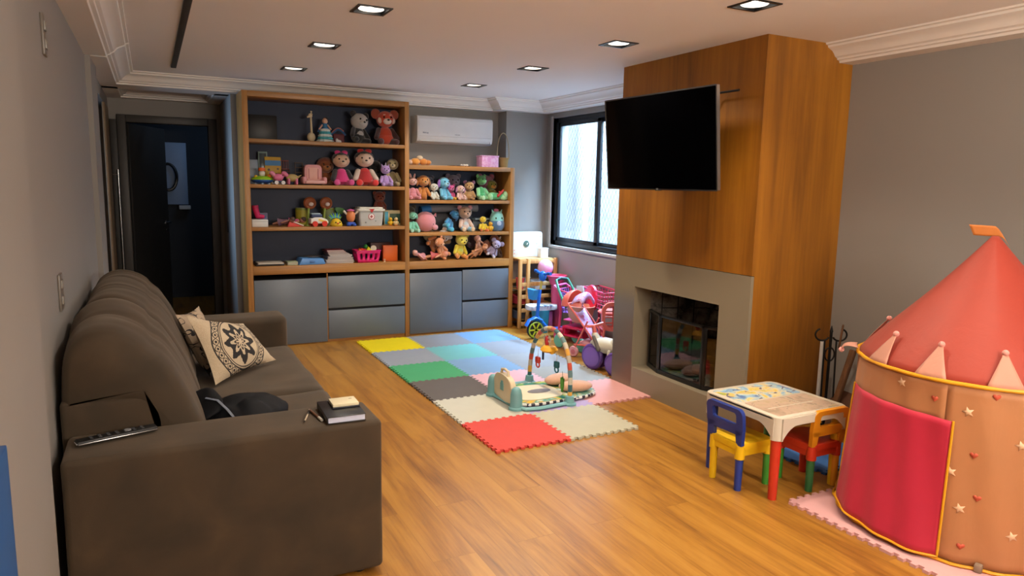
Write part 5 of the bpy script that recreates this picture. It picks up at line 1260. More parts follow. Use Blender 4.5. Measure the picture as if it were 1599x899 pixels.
# --- second shelf
sa = thing('saucer_toy', 'green and blue flying saucer toy with an orange top on the second shelf', 'toy', (.955, 7.12, S2))
b = B(); b.lathe([(0, .008), (.07, .008), (.098, .03), (.10, .042), (0, .042)], seg=32); b.done('lower_hull', M('#1c4f9c', .4), sa)
b = B(); b.lathe([(0, .042), (.10, .042), (.092, .058), (.06, .075), (0, .08)], seg=32); b.done('upper_hull', M('#86b81e', .4), sa)
b = B(); b.ell((0, -.0, .10), (.03, .03, .034)); b.done('pilot_head', M('#d2cfc6', .5), sa); b = B(); b.cyl((0, 0, .125), (0, 0, .155), .034, .028, 20); b.done('orange_cap', M('#d9601a', .5), sa)
b = B(); b.ell((.065, -.02, .078), .018); b.done('orange_knob', M('#d9701a', .5), sa); b = B(); b.ell((-.06, -.03, .07), .016); b.done('yellow_knob', M('#d9b01a', .5), sa)
for a in (2.4, 3.6, 4.6, 5.6, .8): b = B(); b.cyl((.07*math.cos(a), .07*math.sin(a), 0), (.07*math.cos(a), .07*math.sin(a), .012), .012, seg=10); b.done('foot', M('#9ab0c4', .5), sa)
bk_ = 'book'
box_('book', 'pale blue white book standing behind the saucer toy', 'book', .905, 7.33, S2, .085, .02, .235, '#93a3b4', 0, -.05, 'books behind the saucer toy', lambda r: B().box((.002, 0, .118), (.083, .012, .228)).done('pages', M('#c9c6bc', .7), r))
box_('book', 'tall grey green clear fronted box standing behind the saucer toy', 'box', .995, 7.34, S2, .085, .03, .315, '#78908c', 0, -.03, 'books behind the saucer toy', lambda r: B().box((0, -.016, .158), (.065, .003, .28), None, .001).done('clear_window', M('#3c4a50', .15), r))
def yb(r):
    B().box((0, -.026, .205), (.15, .003, .05)).done('blue_header', M('#1f78b4', .5), r)
    for (x, z, q) in ((-.04, .14, .012), (.03, .09, .018), (-.02, .06, .014), (.045, .15, .010)): b = B(); b.cyl((x, -.027, z), (x, -.030, z), q, seg=14); b.done('printed_dot', M('#4a3a2c', .5), r)
box_('toy_box', 'yellow box with a blue header and round prints on the second shelf', 'box', 1.085, 7.33, S2, .155, .05, .265, '#c39a28', .0, -.04, None, yb)
la = thing('doll_chair', 'tiny reddish slatted doll chair beside the yellow box', 'doll furniture', (1.20, 7.30, S2))
b = B()
for x in (-.03, -.01, .01, .03): b.box((x, .02, .19), (.006, .006, .085), None, .001)
b.box((0, .02, .232), (.075, .008, .01), None, .001); b.box((0, .02, .15), (.075, .008, .01), None, .001); b.done('slat_back', M('#7a3a34', .6), la)
b = B(); b.box((0, -.005, .13), (.075, .06, .01), None, .002); b.done('seat', M('#5a2c22', .6), la)
for x in (-.033, .033):
    for y in (-.03, .022): b = B(); b.cyl((x, y, 0), (x, y, .15), .004, seg=6); b.done('leg', M('#3d2018', .6), la)
def beast(name, label, x, y, z, L_, h_, c1, c2, yaw=0, wheels=None, trunk=False, cat='toy animal'):
    r = thing(name, label, cat, (x, y, z), yaw)
    b = B(); b.ell((0, 0, h_*.52), (L_*.30, h_*.30, h_*.30)); b.done('body', M(c1, .6), r)
    b = B(); b.limb((-L_*.2, 0, h_*.62), (-L_*.34, 0, h_*.82), h_*.14, h_*.17); b.ell((-L_*.38, 0, h_*.86), (h_*.2, h_*.15, h_*.15)); b.done('head', M(c2, .6), r)
    if trunk: b = B(); b.tube([(-L_*.44, 0, h_*.85), (-L_*.52, 0, h_*.7), (-L_*.5, 0, h_*.5)], h_*.06, 8); b.done('trunk', M(c2, .6), r)
    b = B(); b.limb((L_*.25, 0, h_*.55), (L_*.44, 0, h_*.75), h_*.10, h_*.03); b.done('tail', M(c1, .6), r)
    for q in (-1, 1):
        for e in (-1, 1):
            if wheels: b = B(); b.cyl((e*L_*.2, q*h_*.26, h_*.15), (e*L_*.2, q*h_*.36, h_*.15), h_*.15, seg=14); b.done('wheel', M(wheels, .5), r)
            else: b = B(); b.limb((e*L_*.18, q*h_*.16, h_*.4), (e*L_*.19, q*h_*.18, h_*.09), h_*.11, h_*.09); b.done('leg', M(c2, .6), r)
    if wheels: b = B(); b.box((0, 0, h_*.22), (L_*.55, h_*.4, h_*.14), None, h_*.04); b.done('chassis', M('#2c3a5c', .5), r)
    return r
beast('toy_dinosaur', 'pink toy animal on dark base with white wheels in front of the yellow box', 1.095, 7.07, S2, .16, .125, '#c96a8c', '#c87a92', .2, '#cfcac4')
beast('toy_elephant', 'olive and pink toy elephant between the wheeled animal and the pink doll seat', 1.225, 7.08, S2, .20, .125, '#a08a54', '#c46a86', .1, None, True)
wf = thing('doll_bed_frame', 'tiny dark open wooden frame standing behind the pink doll seat', 'doll furniture', (1.335, 7.33, S2))
b = B()
for x in (-.035, .035): b.box((x, 0, .11), (.006, .01, .22), None, .001)
for z in (.215, .17, .12): b.box((0, 0, z), (.075, .008, .007), None, .001)
b.done('frame_rails', M('#5c4430', .6), wf); B().box((0, 0, .01), (.09, .05, .02), None, .002).done('base', M('#4a3626', .6), wf)
ps = thing('doll_carrier', 'light pink quilted doll carrier in the middle of the second shelf', 'doll seat', (1.435, 7.14, S2), .05)
PKS = M('#c98c8c', .55)
b = B(); b.prism(rrect(.165, .185, .035, 6, 0, .105), -.015, .05, XZ, .010); b.done('backrest', PKS, ps)
b = B(); b.prism(rrect(.12, .13, .02, 5, 0, .105), -.021, -.014, XZ, .003); b.done('front_panel', M('#d3a093', .5), ps)
b = B(); b.box((0, -.045, .028), (.19, .11, .035), None, .015); b.done('seat', M('#d0a09a', .5), ps)
for q in (-1, 1): b = B(); b.box((q*.10, -.02, .045), (.035, .13, .07), None, .015); b.done('armrest', PKS, ps)
for q in (-1, 1): b = B(); b.box((q*.045, -.022, .11), (.008, .006, .10), None, .002); b.done('strap', M('#a8606a', .6), ps)
plush('plush_lion', 'dark orange plush toy half hidden behind the pink dressed doll', 1.60, 7.33, S2, .27, '#8a4a1c', ear='none', muz='#a86a2c', hair='#7a3410', headr=.30)
def dress(c):
    def ex(P): P('skirt', B().cyl((0, -.03, .10), (0, -.01, .42), .27, .14, 20), c); P('bow', B().ell((-.10, -.02, 1.02), (.09, .04, .07)).ell((.10, -.02, 1.02), (.09, .04, .07)).ell((0, -.03, 1.0), .035), c)
    return ex
plush('plush_doll', 'soft doll in a pink dress with a bow and mitten hands on the second shelf', 1.72, 7.17, S2, .32, '#d0307a', head='#c7a084', ear='none', muz='#cfae92', arm='#1b1416', leg='#cf2f7e', headr=.24, body='#d0307a', hair='#1b1416', extra=dress('#cf2c78'), foot='#d04a8c', wide=1.1, cat='soft doll')
plush('plush_doll', 'larger soft doll in a red dress with a dark red bow on the second shelf', 1.955, 7.16, S2, .342, '#c01a18', head='#cdb09a', ear='none', muz='#d4bca6', arm='#c9b8a8', leg='#c8201c', headr=.24, body='#c01a18', hair='#141214', extra=dress('#b01618'), foot='#c8201c', wide=1.15, yaw=-.05, cat='soft doll')
plush('plush_cat', 'small black plush toy in the dark behind the red dressed doll', 2.12, 7.36, S2, .27, '#121316', ear='pointy', muz=None)
def horn(P): P('horn', B().cyl((0, -.05, .98), (0, -.09, 1.14), .04, .004, 10), '#c9b8cc')
plush('plush_unicorn', 'lilac plush unicorn between the red dressed doll and the khaki monkey', 2.155, 7.10, S2, .215, '#a888c4', ear='pointy', muz='#b8a0cc', extra=horn, headr=.23)
plush('plush_monkey', 'khaki plush monkey with a pale face at the right end of the second shelf', 2.255, 7.18, S2, .285, '#8f8058', ear='none', muz='#c4b692', arm='#a8986a', leg='#9a8a60', headr=.22, fat=.9, yaw=-.25)
# --- third shelf
bt = thing('toy_boot', 'hot pink toy boot on the small white box left on the third shelf', 'toy boot', (.895, 7.20, S3+.071), .3)
b = B(); b.limb((0, 0, .10), (.02, 0, .03), .028, .026); b.limb((.02, 0, .025), (.06, -.02, .02), .024, .020); b.done('boot_body', M('#cc1c5c', .5), bt); B().cyl((0, 0, .10), (-.004, 0, .128), .03, .031, 14).done('cuff', M('#b4164e', .5), bt)
r = box_('white_case', 'small white flat box with rounded corners at the left end of the third shelf', 'box', .915, 7.13, S3, .145, .16, .068, '#cfd0cc', 0, 0, None, lambda r: B().box((0, 0, .052), (.148, .163, .006), None, .002).done('lid_seam', M('#a9aaa8', .5), r))
box_('lilac_toy_case', 'translucent lilac grey toy case behind the pink boot', 'toy case', .965, 7.30, S3, .09, .07, .125, '#7f7f9c', .2, 0, None, lambda r: B().box((0, -.036, .07), (.05, .004, .05), None, .001).done('front_panel', M('#5a6a9c', .4), r))
def dollf(name, label, x, y, z, h_, skin, dress_, hair, rot, grp='dolls lying on the shelves'):
    r = thing(name, label, 'doll', (x, y, z), 0, grp)
    def P(nm, b, c): bmesh.ops.scale(b.bm, vec=(h_, h_, h_), verts=b.bm.verts); return b.done(nm, M(c, .65), r, 60)
    P('body', B().limb((0, 0, .42), (0, 0, .62), .11, .09), dress_)
    P('head', B().ell((0, 0, .86), (.125, .12, .14)), skin); P('hair', B().ell((0, .035, .90), (.14, .12, .13)), hair)
    P('skirt', B().cyl((0, 0, .26), (0, 0, .48), .19, .10, 18), dress_)
    for q in (-1, 1): P('arm', B().limb((q*.10, 0, .66), (q*.24, -.06, .44), .045, .035), skin); P('leg', B().limb((q*.07, 0, .34), (q*.11, -.04, .04), .06, .045), skin)
    for q in (-1, 1): P('eye', B().ell((q*.045, -.11, .88), .014, seg=6), '#1a1210')
    return lie(r, z, rot)
dollf('doll', 'brown haired doll lying behind the pink boot on the third shelf', 1.04, 7.12, S3+.001, .21, '#8a5a48', '#6a4a5c', '#4a3428', (math.radians(80), .1, 1.2))
dollf('doll', 'doll in a magenta dress lying in the left part of the third shelf', 1.14, 7.16, S3+.001, .22, '#a8705c', '#a03a6c', '#3a2a24', (math.radians(84), -.1, 1.5))
dollf('doll', 'doll in a dark mauve dress lying beside the red and white toy', 1.25, 7.26, S3+.001, .20, '#97685c', '#6a3f60', '#3a2a24', (math.radians(80), .2, 1.9))
rw = thing('toy_slide', 'red and white wedge shaped toy lying on the third shelf', 'toy', (1.235, 7.07, S3), .1)
b = B(); b.prism([(-.07, 0), (.07, 0), (-.05, .055)], -.02, .02, XZ, .003); b.done('wedge_body', M('#c8382c', .5), rw)
b = B(); b.limb((-.055, -.0, .062), (.085, 0, .008), .008, .006); b.done('white_rail', M('#d6cfc8', .5), rw)
dm = M('#8e9a3c', .5)
for x, lb in ((1.345, 'left'), (1.60, 'right')):
    r = thing('toy_drum', 'yellow green toy drum under the %s sunflower shaker' % lb, 'toy drum', (x, 7.27, S3), 0, 'green toy drums')
    b = B(); b.cyl((0, 0, 0), (0, 0, .155), .062, .066, 28); b.done('drum_shell', M('#a39a2c', .5) if lb == 'left' else M('#7d8a5c', .5), r)
    b = B(); b.cyl((0, 0, .155), (0, 0, .172), .069, .066, 28); b.done('drum_rim', M('#7a8a2c', .5), r)
    b = B(); b.cyl((0, 0, .172), (0, 0, .175), .058, seg=28); b.done('drum_skin', M('#b8b49c', .5), r)
for x, x2, lb in ((1.40, 1.375, 'left'), (1.56, 1.53, 'right')):
    r = thing('flower_shaker', 'brown sunflower shaped disc with a white centre on a green stem, the %s one' % lb, 'toy', (x2, 7.15, S3), 0, 'sunflower shakers')
    dx = x-x2
    b = B(); b.lathe([(0, -.012), (.05, -.014), (.062, 0), (.05, .012), (.04, .004), (0, .0)], c=(dx, 0, .225), seg=26, rot=(PI/2, 0, 0)); b.done('flower_disc', M('#8a4a24', .5), r)
    b = B(); b.ell((dx+.01, -.014, .215), (.024, .012, .020)); b.done('white_centre', M('#c9b8b0', .5), r)
    b = B(); b.limb((0, 0, .014), (dx*.5, 0, .17), .013, .011); b.done('stem', M('#7a8a34', .5), r); b = B(); b.cyl((0, 0, 0), (0, 0, .012), .035, seg=18); b.done('base', M('#7a8a34', .5), r)
cr = thing('toy_car', 'white toy car with red wheels and a blue roof on the third shelf', 'toy car', (1.465, 7.08, S3), .15)
b = B(); b.prism([(-.088, .03), (-.088, .075), (-.05, .09), (.02, .09), (.07, .07), (.088, .05), (.088, .03)], -.045, .045, XZ, .006); b.done('car_body', M('#cfcdc4', .4), cr)
b = B(); b.box((-.025, 0, .105), (.11, .075, .03), None, .010); b.done('roof', M('#2a3a5c', .4), cr); b = B(); b.box((-.03, 0, .124), (.09, .06, .010), None, .004); b.done('roof_rack', M('#9fb8c0', .4), cr)
b = B(); b.box((.03, -.046, .055), (.09, .003, .02), (0, .3, 0), .001); b.done('yellow_stripe', M('#d9b84a', .5), cr)
for x in (-.05, .045):
    for q in (-1, 1): b = B(); b.cyl((x, q*.040, .027), (x, q*.056, .027), .027, seg=20); b.done('wheel', M('#c8301e', .4), cr)
hg = thing('toy_hedgehog', 'yellow toy animal with blue and green spikes right of the toy car', 'toy animal', (1.64, 7.08, S3), .1)
b = B(); b.lathe([(0, 0), (.055, 0), (.062, .015), (.05, .045), (.03, .07), (0, .08)], seg=22); b.done('body', M('#d6b21e', .5), hg)
for q in (-.3, .3): b = B(); b.ell((q*.07, -.055, .04), .007, seg=8); b.done('eye', EYE, hg)
for k in range(9):
    a = PI*.1+PI*.8*k/8; b = B(); b.cyl((.04*math.cos(a), .02, .07+.01*math.sin(a)), (.072*math.cos(a), .03, .075+.06*math.sin(a)), .012, .003, 8); b.done('spike', M('#2f78b8' if k % 2 else '#6fae4a', .5), hg)
b = B(); b.ell((0, -.06, .03), (.012, .008, .008)); b.done('nose', M('#c8501e'), hg)
pg = thing('toy_figure', 'orange egg shaped figure with blue feet and pink top beside the first aid box', 'toy figure', (1.79, 7.09, S3))
b = B(); b.ell((0, 0, .098), (.045, .040, .066)); b.done('body', M('#cf7a44', .5), pg)
b = B(); b.box((0, 0, .025), (.085, .06, .03), None, .012); b.ell((-.028, -.03, .012), (.024, .03, .013)); b.ell((.028, -.03, .012), (.024, .03, .013)); b.done('feet', M('#1f4aa8', .5), pg)
b = B(); b.lathe([(0, .02), (.03, .012), (.044, 0), (0, 0)], c=(0, 0, .152)); b.done('pink_top', M('#c45a8c', .5), pg)
for q in (-1, 1): b = B(); b.limb((q*.042, 0, .12), (q*.068, -.01, .145), .010, .012); b.done('hand', M('#d0c8bc', .5), pg)
gb = thing('toy_leaf', 'green leaf shaped toy standing behind the orange toy figure', 'toy', (1.71, 7.22, S3))
b = B(); b.prism([(p.x, p.y) for p in smooth_closed([(-.045, .18), (.03, .175), (.05, .15), (.02, .115), (-.02, .12), (-.04, .15)], 3)], -.008, .008, XZ, .003); b.done('leaf', M('#3f7a3a', .5), gb); B().limb((0, 0, .01), (0, 0, .13), .010, .008).done('stem', M('#4a2f5c', .5), gb)
ai = thing('first_aid_box', 'light grey lidded plastic box with a red cross emblem on the third shelf', 'first aid box', (1.995, 7.15, S3), .03)
b = B()
for (w0, d0, z0, w1, d1, z1) in ((.235, .15, 0, .262, .17, .15),):
    P0, P1_ = rrect(w0, d0, .02, 4), rrect(w1, d1, .02, 4); a_ = [b.bm.verts.new((x, y, z0)) for x, y in P0]; c_ = [b.bm.verts.new((x, y, z1)) for x, y in P1_]; n = len(a_)
    b.bm.faces.new(a_[::-1]); b.bm.faces.new(c_)
    for i in range(n): b.bm.faces.new((a_[i], a_[(i+1) % n], c_[(i+1) % n], c_[i]))
b.done('box_body', M('#aeb0ac', .45), ai)
b = B(); b.prism(rrect(.29, .195, .025, 4), .150, .172, None, .004); b.prism(rrect(.255, .165, .02, 4), .172, .190, None, .006); b.done('lid', M('#c9c8bc', .45), ai)
b = B(); b.prism([(-.028, .172), (.028, .172), (.0, .13)], -.098, -.092, XZ, .001); b.done('red_latch', M('#b01c22', .4), ai)
b = B(); b.cyl((0, -.078, .095), (0, -.083, .095), .033, seg=28); b.done('emblem_ring', M('#a83a40', .5), ai); b = B(); b.cyl((0, -.082, .095), (0, -.085, .095), .027, seg=28); b.done('emblem_disc', M('#d8d0cc', .5), ai)
b = B(); b.box((0, -.086, .095), (.030, .003, .009)); b.box((0, -.086, .095), (.009, .003, .030)); b.done('emblem_cross', M('#a02a30', .5), ai)
for x, z in ((-.06, .035), (.045, .052)): b = B(); b.box((x, -.077, z), (.018, .003, .005)); b.box((x, -.077, z), (.005, .003, .018)); b.done('printed_cross', M('#4a4c50', .5), ai)
plush('plush_bear', 'dark orange brown plush toy sitting high behind the first aid box', 2.16, 7.34, S3+.155, .185, '#7a2c10', ear='round', muz='#8f3a18', foot=None, headr=.32, fat=1.2, hair='#6a240e')
box_('storage_tin', 'plain dark box holding up the orange brown plush behind the first aid box', 'box', 2.17, 7.34, S3, .20, .13, .154, '#1b1c22', 0, 0, None, lambda r: B().box((0, 0, .150), (.205, .135, .012), None, .002).done('lid', M('#22232a', .5), r))
def pbx(r):
    B().box((.03, -.028, .07), (.11, .003, .10), None, .001).done('picture', M('#1f4a34', .5), r); B().box((-.06, -.028, .075), (.035, .003, .13), None, .001).done('blue_strip', M('#3f9ab8', .5), r)
box_('toy_game_box', 'small pale yellow game box with green picture right of the first aid box', 'box', 2.25, 7.20, S3, .17, .05, .155, '#b8b088', -.08, 0, None, pbx)
def chick(x, y, z, h_, label, c1='#d8b01c', yaw=0, grp='yellow ducklings'):
    r = thing('toy_duck', label, 'toy duck', (x, y, z), yaw, grp)
    b = B(); b.ell((0, 0, h_*.33), (h_*.30, h_*.30, h_*.32)); b.done('body', M(c1, .6), r); b = B(); b.ell((0, -h_*.05, h_*.76), (h_*.23, h_*.23, h_*.23)); b.done('head', M(c1, .6), r)
    b = B(); b.ell((0, -h_*.30, h_*.72), (h_*.08, h_*.10, h_*.045)); b.done('beak', M('#d9741c', .5), r)
    for q in (-1, 1): b = B(); b.ell((q*h_*.28, 0, h_*.36), (h_*.07, h_*.18, h_*.16)); b.done('wing', M(c1, .6), r); b = B(); b.ell((q*h_*.10, -h_*.25, h_*.80), h_*.035, seg=6); b.done('eye', EYE, r); b = B(); b.ell((q*h_*.12, -h_*.2, h_*.03), (h_*.10, h_*.14, h_*.03)); b.done('foot', M('#d9741c', .5), r)
    return r
chick(2.205, 7.10, S3, .085, 'small bright yellow duck in front of the game box, the left one')
chick(2.262, 7.09, S3, .085, 'small pale cream duck in front of the game box, the right one', '#d4c08c')
# --- lower shelf (worktop), tall bookcase
def flat(name, label, cat, x, y, z, w_, d_, h_, c, rz=0, grp=None, page=None):
    r = thing(name, label, cat, (x, y, z), rz, grp)
    if page:
        b = B(); b.box((0, 0, h_*.08), (w_, d_, h_*.16), None, .001); b.box((0, 0, h_*.92), (w_, d_, h_*.16), None, .001); b.box((-w_/2+.001, 0, h_/2), (.002, d_, h_)); b.done('cover', M(c, .5), r)
        b = B(); b.box((.002, 0, h_/2), (w_-.006, d_-.004, h_*.84)); b.done('pages', M(page, .8), r)
    else:
        b = B(); b.box((0, 0, h_/2), (w_, d_, h_), None, min(.004, h_*.3)); b.done('body', M(c, .5), r)
    return r
flat('folder', 'black folder under the pale magazine at the left end of the lowest open shelf', 'folder', .99, 7.20, S4, .26, .32, .018, '#101114', .03, None, '#3a3a3c')
flat('magazine', 'pale magazine lying on the black folder at the left end', 'magazine', 1.00, 7.13, S4+.0185, .235, .22, .012, '#b4aca0', -.02, None, '#c9c4ba')
flat('small_game_box', 'flat pale green box left of the blue folder', 'box', 1.205, 7.12, S4, .10, .14, .032, '#98a184', 0, None, '#a8aa98')
bf = thing('document_case', 'light blue plastic document case lying on the lowest open shelf', 'document case', (1.385, 7.13, S4), .06)
b = B(); b.prism([(-.13, 0), (.13, 0), (.11, .055), (-.10, .065)], -.10, .10, XZ, .008); b.done('case_body', M('#4f86c4', .4), bf); B().box((0, -.103, .03), (.05, .008, .02), None, .003).done('clasp', M('#3a6aa4', .4), bf)
flat('loose_papers', 'thin dark papers lying askew on the blue document case', 'papers', 1.42, 7.20, S4+.066, .16, .16, .004, '#5a5a60', .5, None)
cs = ['#9a8f8a', '#8a8a94', '#b0a8a4', '#6f6a74', '#a49a98', '#7c7f8c', '#b4aeb0', '#8f7f7c', '#6a4a50', '#8c5a58', '#7a3038']
z = S4
lbl = ['lowest', 'second lowest', 'third from the bottom', 'fourth from the bottom', 'fifth from the bottom', 'middle', 'fifth from the top', 'fourth from the top', 'third from the top', 'second from the top', 'topmost']
for k in range(11):
    h_ = [.012, .010, .014, .012, .010, .013, .011, .014, .012, .010, .013][k]
    w_ = .29-.011*k+random.uniform(-.012, .012)
    flat('picture_book', '%s book of the stack beside the pink basket, %s cover' % (lbl[k], 'reddish' if k > 7 else ('dark grey' if k % 2 else 'pale')), 'book', 1.67-.010*max(0, k-6)+random.uniform(-.008, .008), 7.17, z, w_, .21, h_, cs[k], random.uniform(-.07, .07), 'stacked picture books', '#b9b2ac'); z += h_+.0004
bs = thing('plastic_basket', 'hot pink perforated plastic basket filled with toy blocks', 'basket', (1.955, 7.12, S4))
HP = M('#cc1466', .4); b = B(); Wt, Wb, Dp, Hh = .250, .205, .17, .125
def wallp(ax, s_):
    global b
    N_ = 9; H_n = 4
    for i in range(N_):
        for j in range(H_n):
            if 1 <= j <= 2 and i % 2 == 1: continue
            z0, z1 = Hh*j/H_n, Hh*(j+1)/H_n; f = lambda z: (Wb+(Wt-Wb)*z/Hh)/2; g_ = lambda z: (Dp-.03+.03*z/Hh)/2
            u0, u1 = -1+2*i/N_, -1+2*(i+1)/N_
            if ax == 'x': q = [(u0*f(z0), s_*g_(z0), z0), (u1*f(z0), s_*g_(z0), z0), (u1*f(z1), s_*g_(z1), z1), (u0*f(z1), s_*g_(z1), z1)]
            else: q = [(s_*f(z0), u0*g_(z0), z0), (s_*f(z0), u1*g_(z0), z0), (s_*f(z1), u1*g_(z1), z1), (s_*f(z1), u0*g_(z1), z1)]
            b.bm.faces.new([b.bm.verts.new(v) for v in q])
for ax in 'xy':
    for s_ in (-1, 1): wallp(ax, s_)
bmesh.ops.remove_doubles(b.bm, verts=b.bm.verts, dist=1e-4); add_solid(b.done('basket_wall', HP, bs), .003)
B().box((0, 0, .002), (Wb, Dp-.035, .004)).done('basket_floor', HP, bs); b = B(); b.frame(rrect(Wt+.014, Dp+.014, .02), rrect(Wt-.006, Dp-.006, .016), Hh-.008, Hh+.003); b.done('rim', HP, bs)
for k, (x, y, z_, s_, c, kind, lb) in enumerate(((-.07, -.02, .085, .06, '#d9822c', 'tri', 'orange triangular block in the pink basket'), (-.045, .03, .075, .05, '#c9301c', 'box', 'red block in the pink basket'), (.02, -.02, .09, .075, '#d8d01c', 'tri', 'large yellow triangular block in the pink basket'), (-.005, .02, .12, .045, '#2f8a3a', 'ball', 'green round block on top in the pink basket'),
        (.08, .0, .10, .05, '#cfc8b8', 'disc', 'cream disc shaped block at the right end of the pink basket'), (.05, .02, .06, .05, '#2f6ab8', 'box', 'blue block deep in the pink basket'))):
    b = B()
    if kind == 'tri': b.prism([(-s_/2, 0), (s_/2, 0), (0, s_*.8)], -.018, .018, XZ, .003)
    elif kind == 'box': b.box((0, 0, s_/2), (s_, s_, s_), None, .004)
    elif kind == 'ball': b.ell((0, 0, s_/2), s_/2)
    else: b.cyl((0, -.012, s_/2), (0, .012, s_/2), s_*.6, seg=22)
    o = b.done('toy_block', M(c, .5)); o.location = (1.955+x, 7.12+y, S4+z_+.015); o.rotation_euler = (random.uniform(-.2, .2), random.uniform(-.3, .3), random.uniform(-.4, .4)); tag(o, lb, 'toy block', 'blocks in the pink basket')
box_('memory_box', 'orange square box standing at the right end of the lowest open shelf', 'box', 2.215, 7.16, S4, .155, .06, .165, '#c4561a', -.05, 0, None, lambda r: B().box((0, -.031, .0825), (.13, .003, .14), None, .001).done('front_panel', M('#cf5f1c', .5), r))
box_('dark_red_box', 'dark red box standing behind the orange square box', 'box', 2.15, 7.30, S4, .22, .07, .185, '#3c1410', 0, 0, None, lambda r: B().box((0, -.036, .092), (.20, .003, .165), None, .001).done('front_panel', M('#4a1a12', .5), r))
gc = thing('game_pawn', 'tiny cream game pawn in front of the orange box', 'game piece', (2.125, 7.05, S4)); B().lathe([(0, 0), (.012, 0), (.010, .006), (.005, .012), (.0, .013)]).done('pawn_base', M('#d0b890', .5), gc); B().lathe([(.004, .011), (.013, .030), (0, .032)]).done('pawn_top', M('#d8c09c', .5), gc)

# ================================================================== LOW BOOKCASE
U0, U1, U2, U3 = 1.7895, 1.4295, 1.0895, .7875
def teething(name, label, x, y, z, cs_, sp, grp):
    r = thing(name, label, 'plush toy', (x, y, z), 0, grp)
    for i, (dx, dz, rr, c) in enumerate(cs_): B().ell((dx, 0, dz), (rr, rr*.8, rr*.72)).done(['body', 'head', 'foot', 'paw', 'ear'][i % 5], FA(c), r)
    return r
teething('plush_duck', 'orange and cream plush duck lying on the low bookcase against the tall one', 2.49, 7.14, U1*0+U0, ((-.0, .035, .052, '#cf8a2c'), (.09, .035, .048, '#cc7f28'), (-.055, .028, .036, '#c9a890'), (.05, .075, .035, '#c9b494'), (.14, .03, .038, '#c77a28')), 0, 'orange plush heap')
cf = thing('toy_necklace', 'small dark string with white beads lying on the low bookcase top', 'necklace', (2.98, 7.12, U0))
b = B(); b.tube([(-.13+.013*i, .03*math.sin(i*.9), .005) for i in range(20)], .004, 6); b.done('string', M('#4a3c34', .6), cf)
for dx in (.03, .06, .09): B().ell((dx, .0, .014), (.018, .014, .011)).done('bead', M('#cfc6bc', .5), cf)
t = NT('pink_gift_print'); n1 = t.noise(t.coords(), 30, 3, .6, .8); t.link(t.ramp(n1, [(.42, '#cf8fc0'), (.58, '#dcb4d4')]), t.b.inputs['Base Color'])
pb = thing('gift_box', 'square pink patterned box on the low bookcase below the air conditioner', 'box', (3.33, 7.15, U0)); B().box((0, 0, .058), (.20, .15, .116), None, .004).done('box_body', t.m, pb); B().box((0, 0, .118), (.208, .158, .016), None, .003).done('box_lid', t.m, pb)
wk = thing('wicker_basket', 'small wicker basket with a tall hoop handle at the right end of the low bookcase', 'basket', (3.535, 7.16, U0))
t = NT('wicker'); wv_ = t.new('ShaderNodeTexWave'); wv_.inputs['Scale'].default_value = 40; wv_.bands_direction = 'Z'; t.link(t.coords(), wv_.inputs[0]); t.link(t.mix(wv_.outputs[1], '#8a6a3c', '#c4a266'), t.b.inputs['Base Color']); t.bump(wv_.outputs[1], .8, .004); t.b.inputs['Roughness'].default_value = .8
b = B(); b.lathe([(0, 0), (.042, 0), (.052, .09), (.056, .105), (.050, .108), (.038, .01), (0, .01)], seg=28); b.done('basket_body', t.m, wk)
b = B(); b.tube([(.056*math.cos(q), .056*math.sin(q), .106) for q in [2*PI*i/24 for i in range(24)]], .006, 6, True); b.done('basket_rim', t.m, wk)
b = B(); b.tube([(-.074*math.cos(PI*i/22)-.01, 0, .10+.28*math.sin(PI*i/22)**.8) for i in range(23)], .005, 8); b.done('handle', M('#9a8460', .6), wk)
# upper shelf
plush('plush_rabbit', 'pink plush rabbit half hidden at the left end of the upper low bookcase shelf', 2.455, 7.12, U1, .235, '#c47a82', head='#c9988c', ear='long', muz='#cfa898', headr=.2)
plush('plush_dog', 'golden brown plush dog with long floppy ears on the upper low bookcase shelf', 2.575, 7.13, U1, .26, '#b87024', head='#c07a2c', ear='floppy', earc='#a86824', muz='#c8904c', headr=.25, fat=.8, stand=True)
plush('plush_dog', 'small white spotted plush dog beside the golden dog', 2.685, 7.10, U1, .175, '#c4c2b4', ear='floppy', earc='#5a4c40', muz='#cfcabc', headr=.25, fat=.8, grp='plush toys on the shelves')
plush('plush_cat', 'small grey dark plush toy behind the white spotted dog', 2.70, 7.32, U1, .25, '#46424e', ear='round', muz='#7a6f78', headr=.24)
plush('plush_dog', 'light blue plush puppy with a purple ear on the upper low bookcase shelf', 2.80, 7.12, U1, .245, '#5fa8c4', ear='floppy', earc='#8a5ab0', muz='#8fc4d4', headr=.27, fat=.85, yaw=.3)
plush('plush_pig', 'magenta and pink plush toy behind the small yellow plush feet', 2.90, 7.16, U1, .165, '#b83a78', head='#c44a84', ear='round', muz='#d06a98', leg='#d6a82c', foot='#d6a82c', headr=.26)
plush('plush_lamb', 'cream and pink plush toy in the middle of the upper low bookcase shelf', 2.985, 7.09, U1, .16, '#cba294', ear='floppy', earc='#b07a9c', muz='#d4b4a4', headr=.28)
plush('plush_hippo', 'grey lilac plush hippo sitting behind in the middle of the upper low bookcase shelf', 2.985, 7.30, U1, .275, '#6a5f70', ear='round', muz='#7c6f80', headr=.28, fat=1.1)
plush('plush_bear', 'tan plush bear curled beside the green frog', 3.11, 7.14, U1, .205, '#a8804c', ear='round', earc='#8f5f7c', muz='#c4a06c', headr=.27, fat=1.1, yaw=-.4)
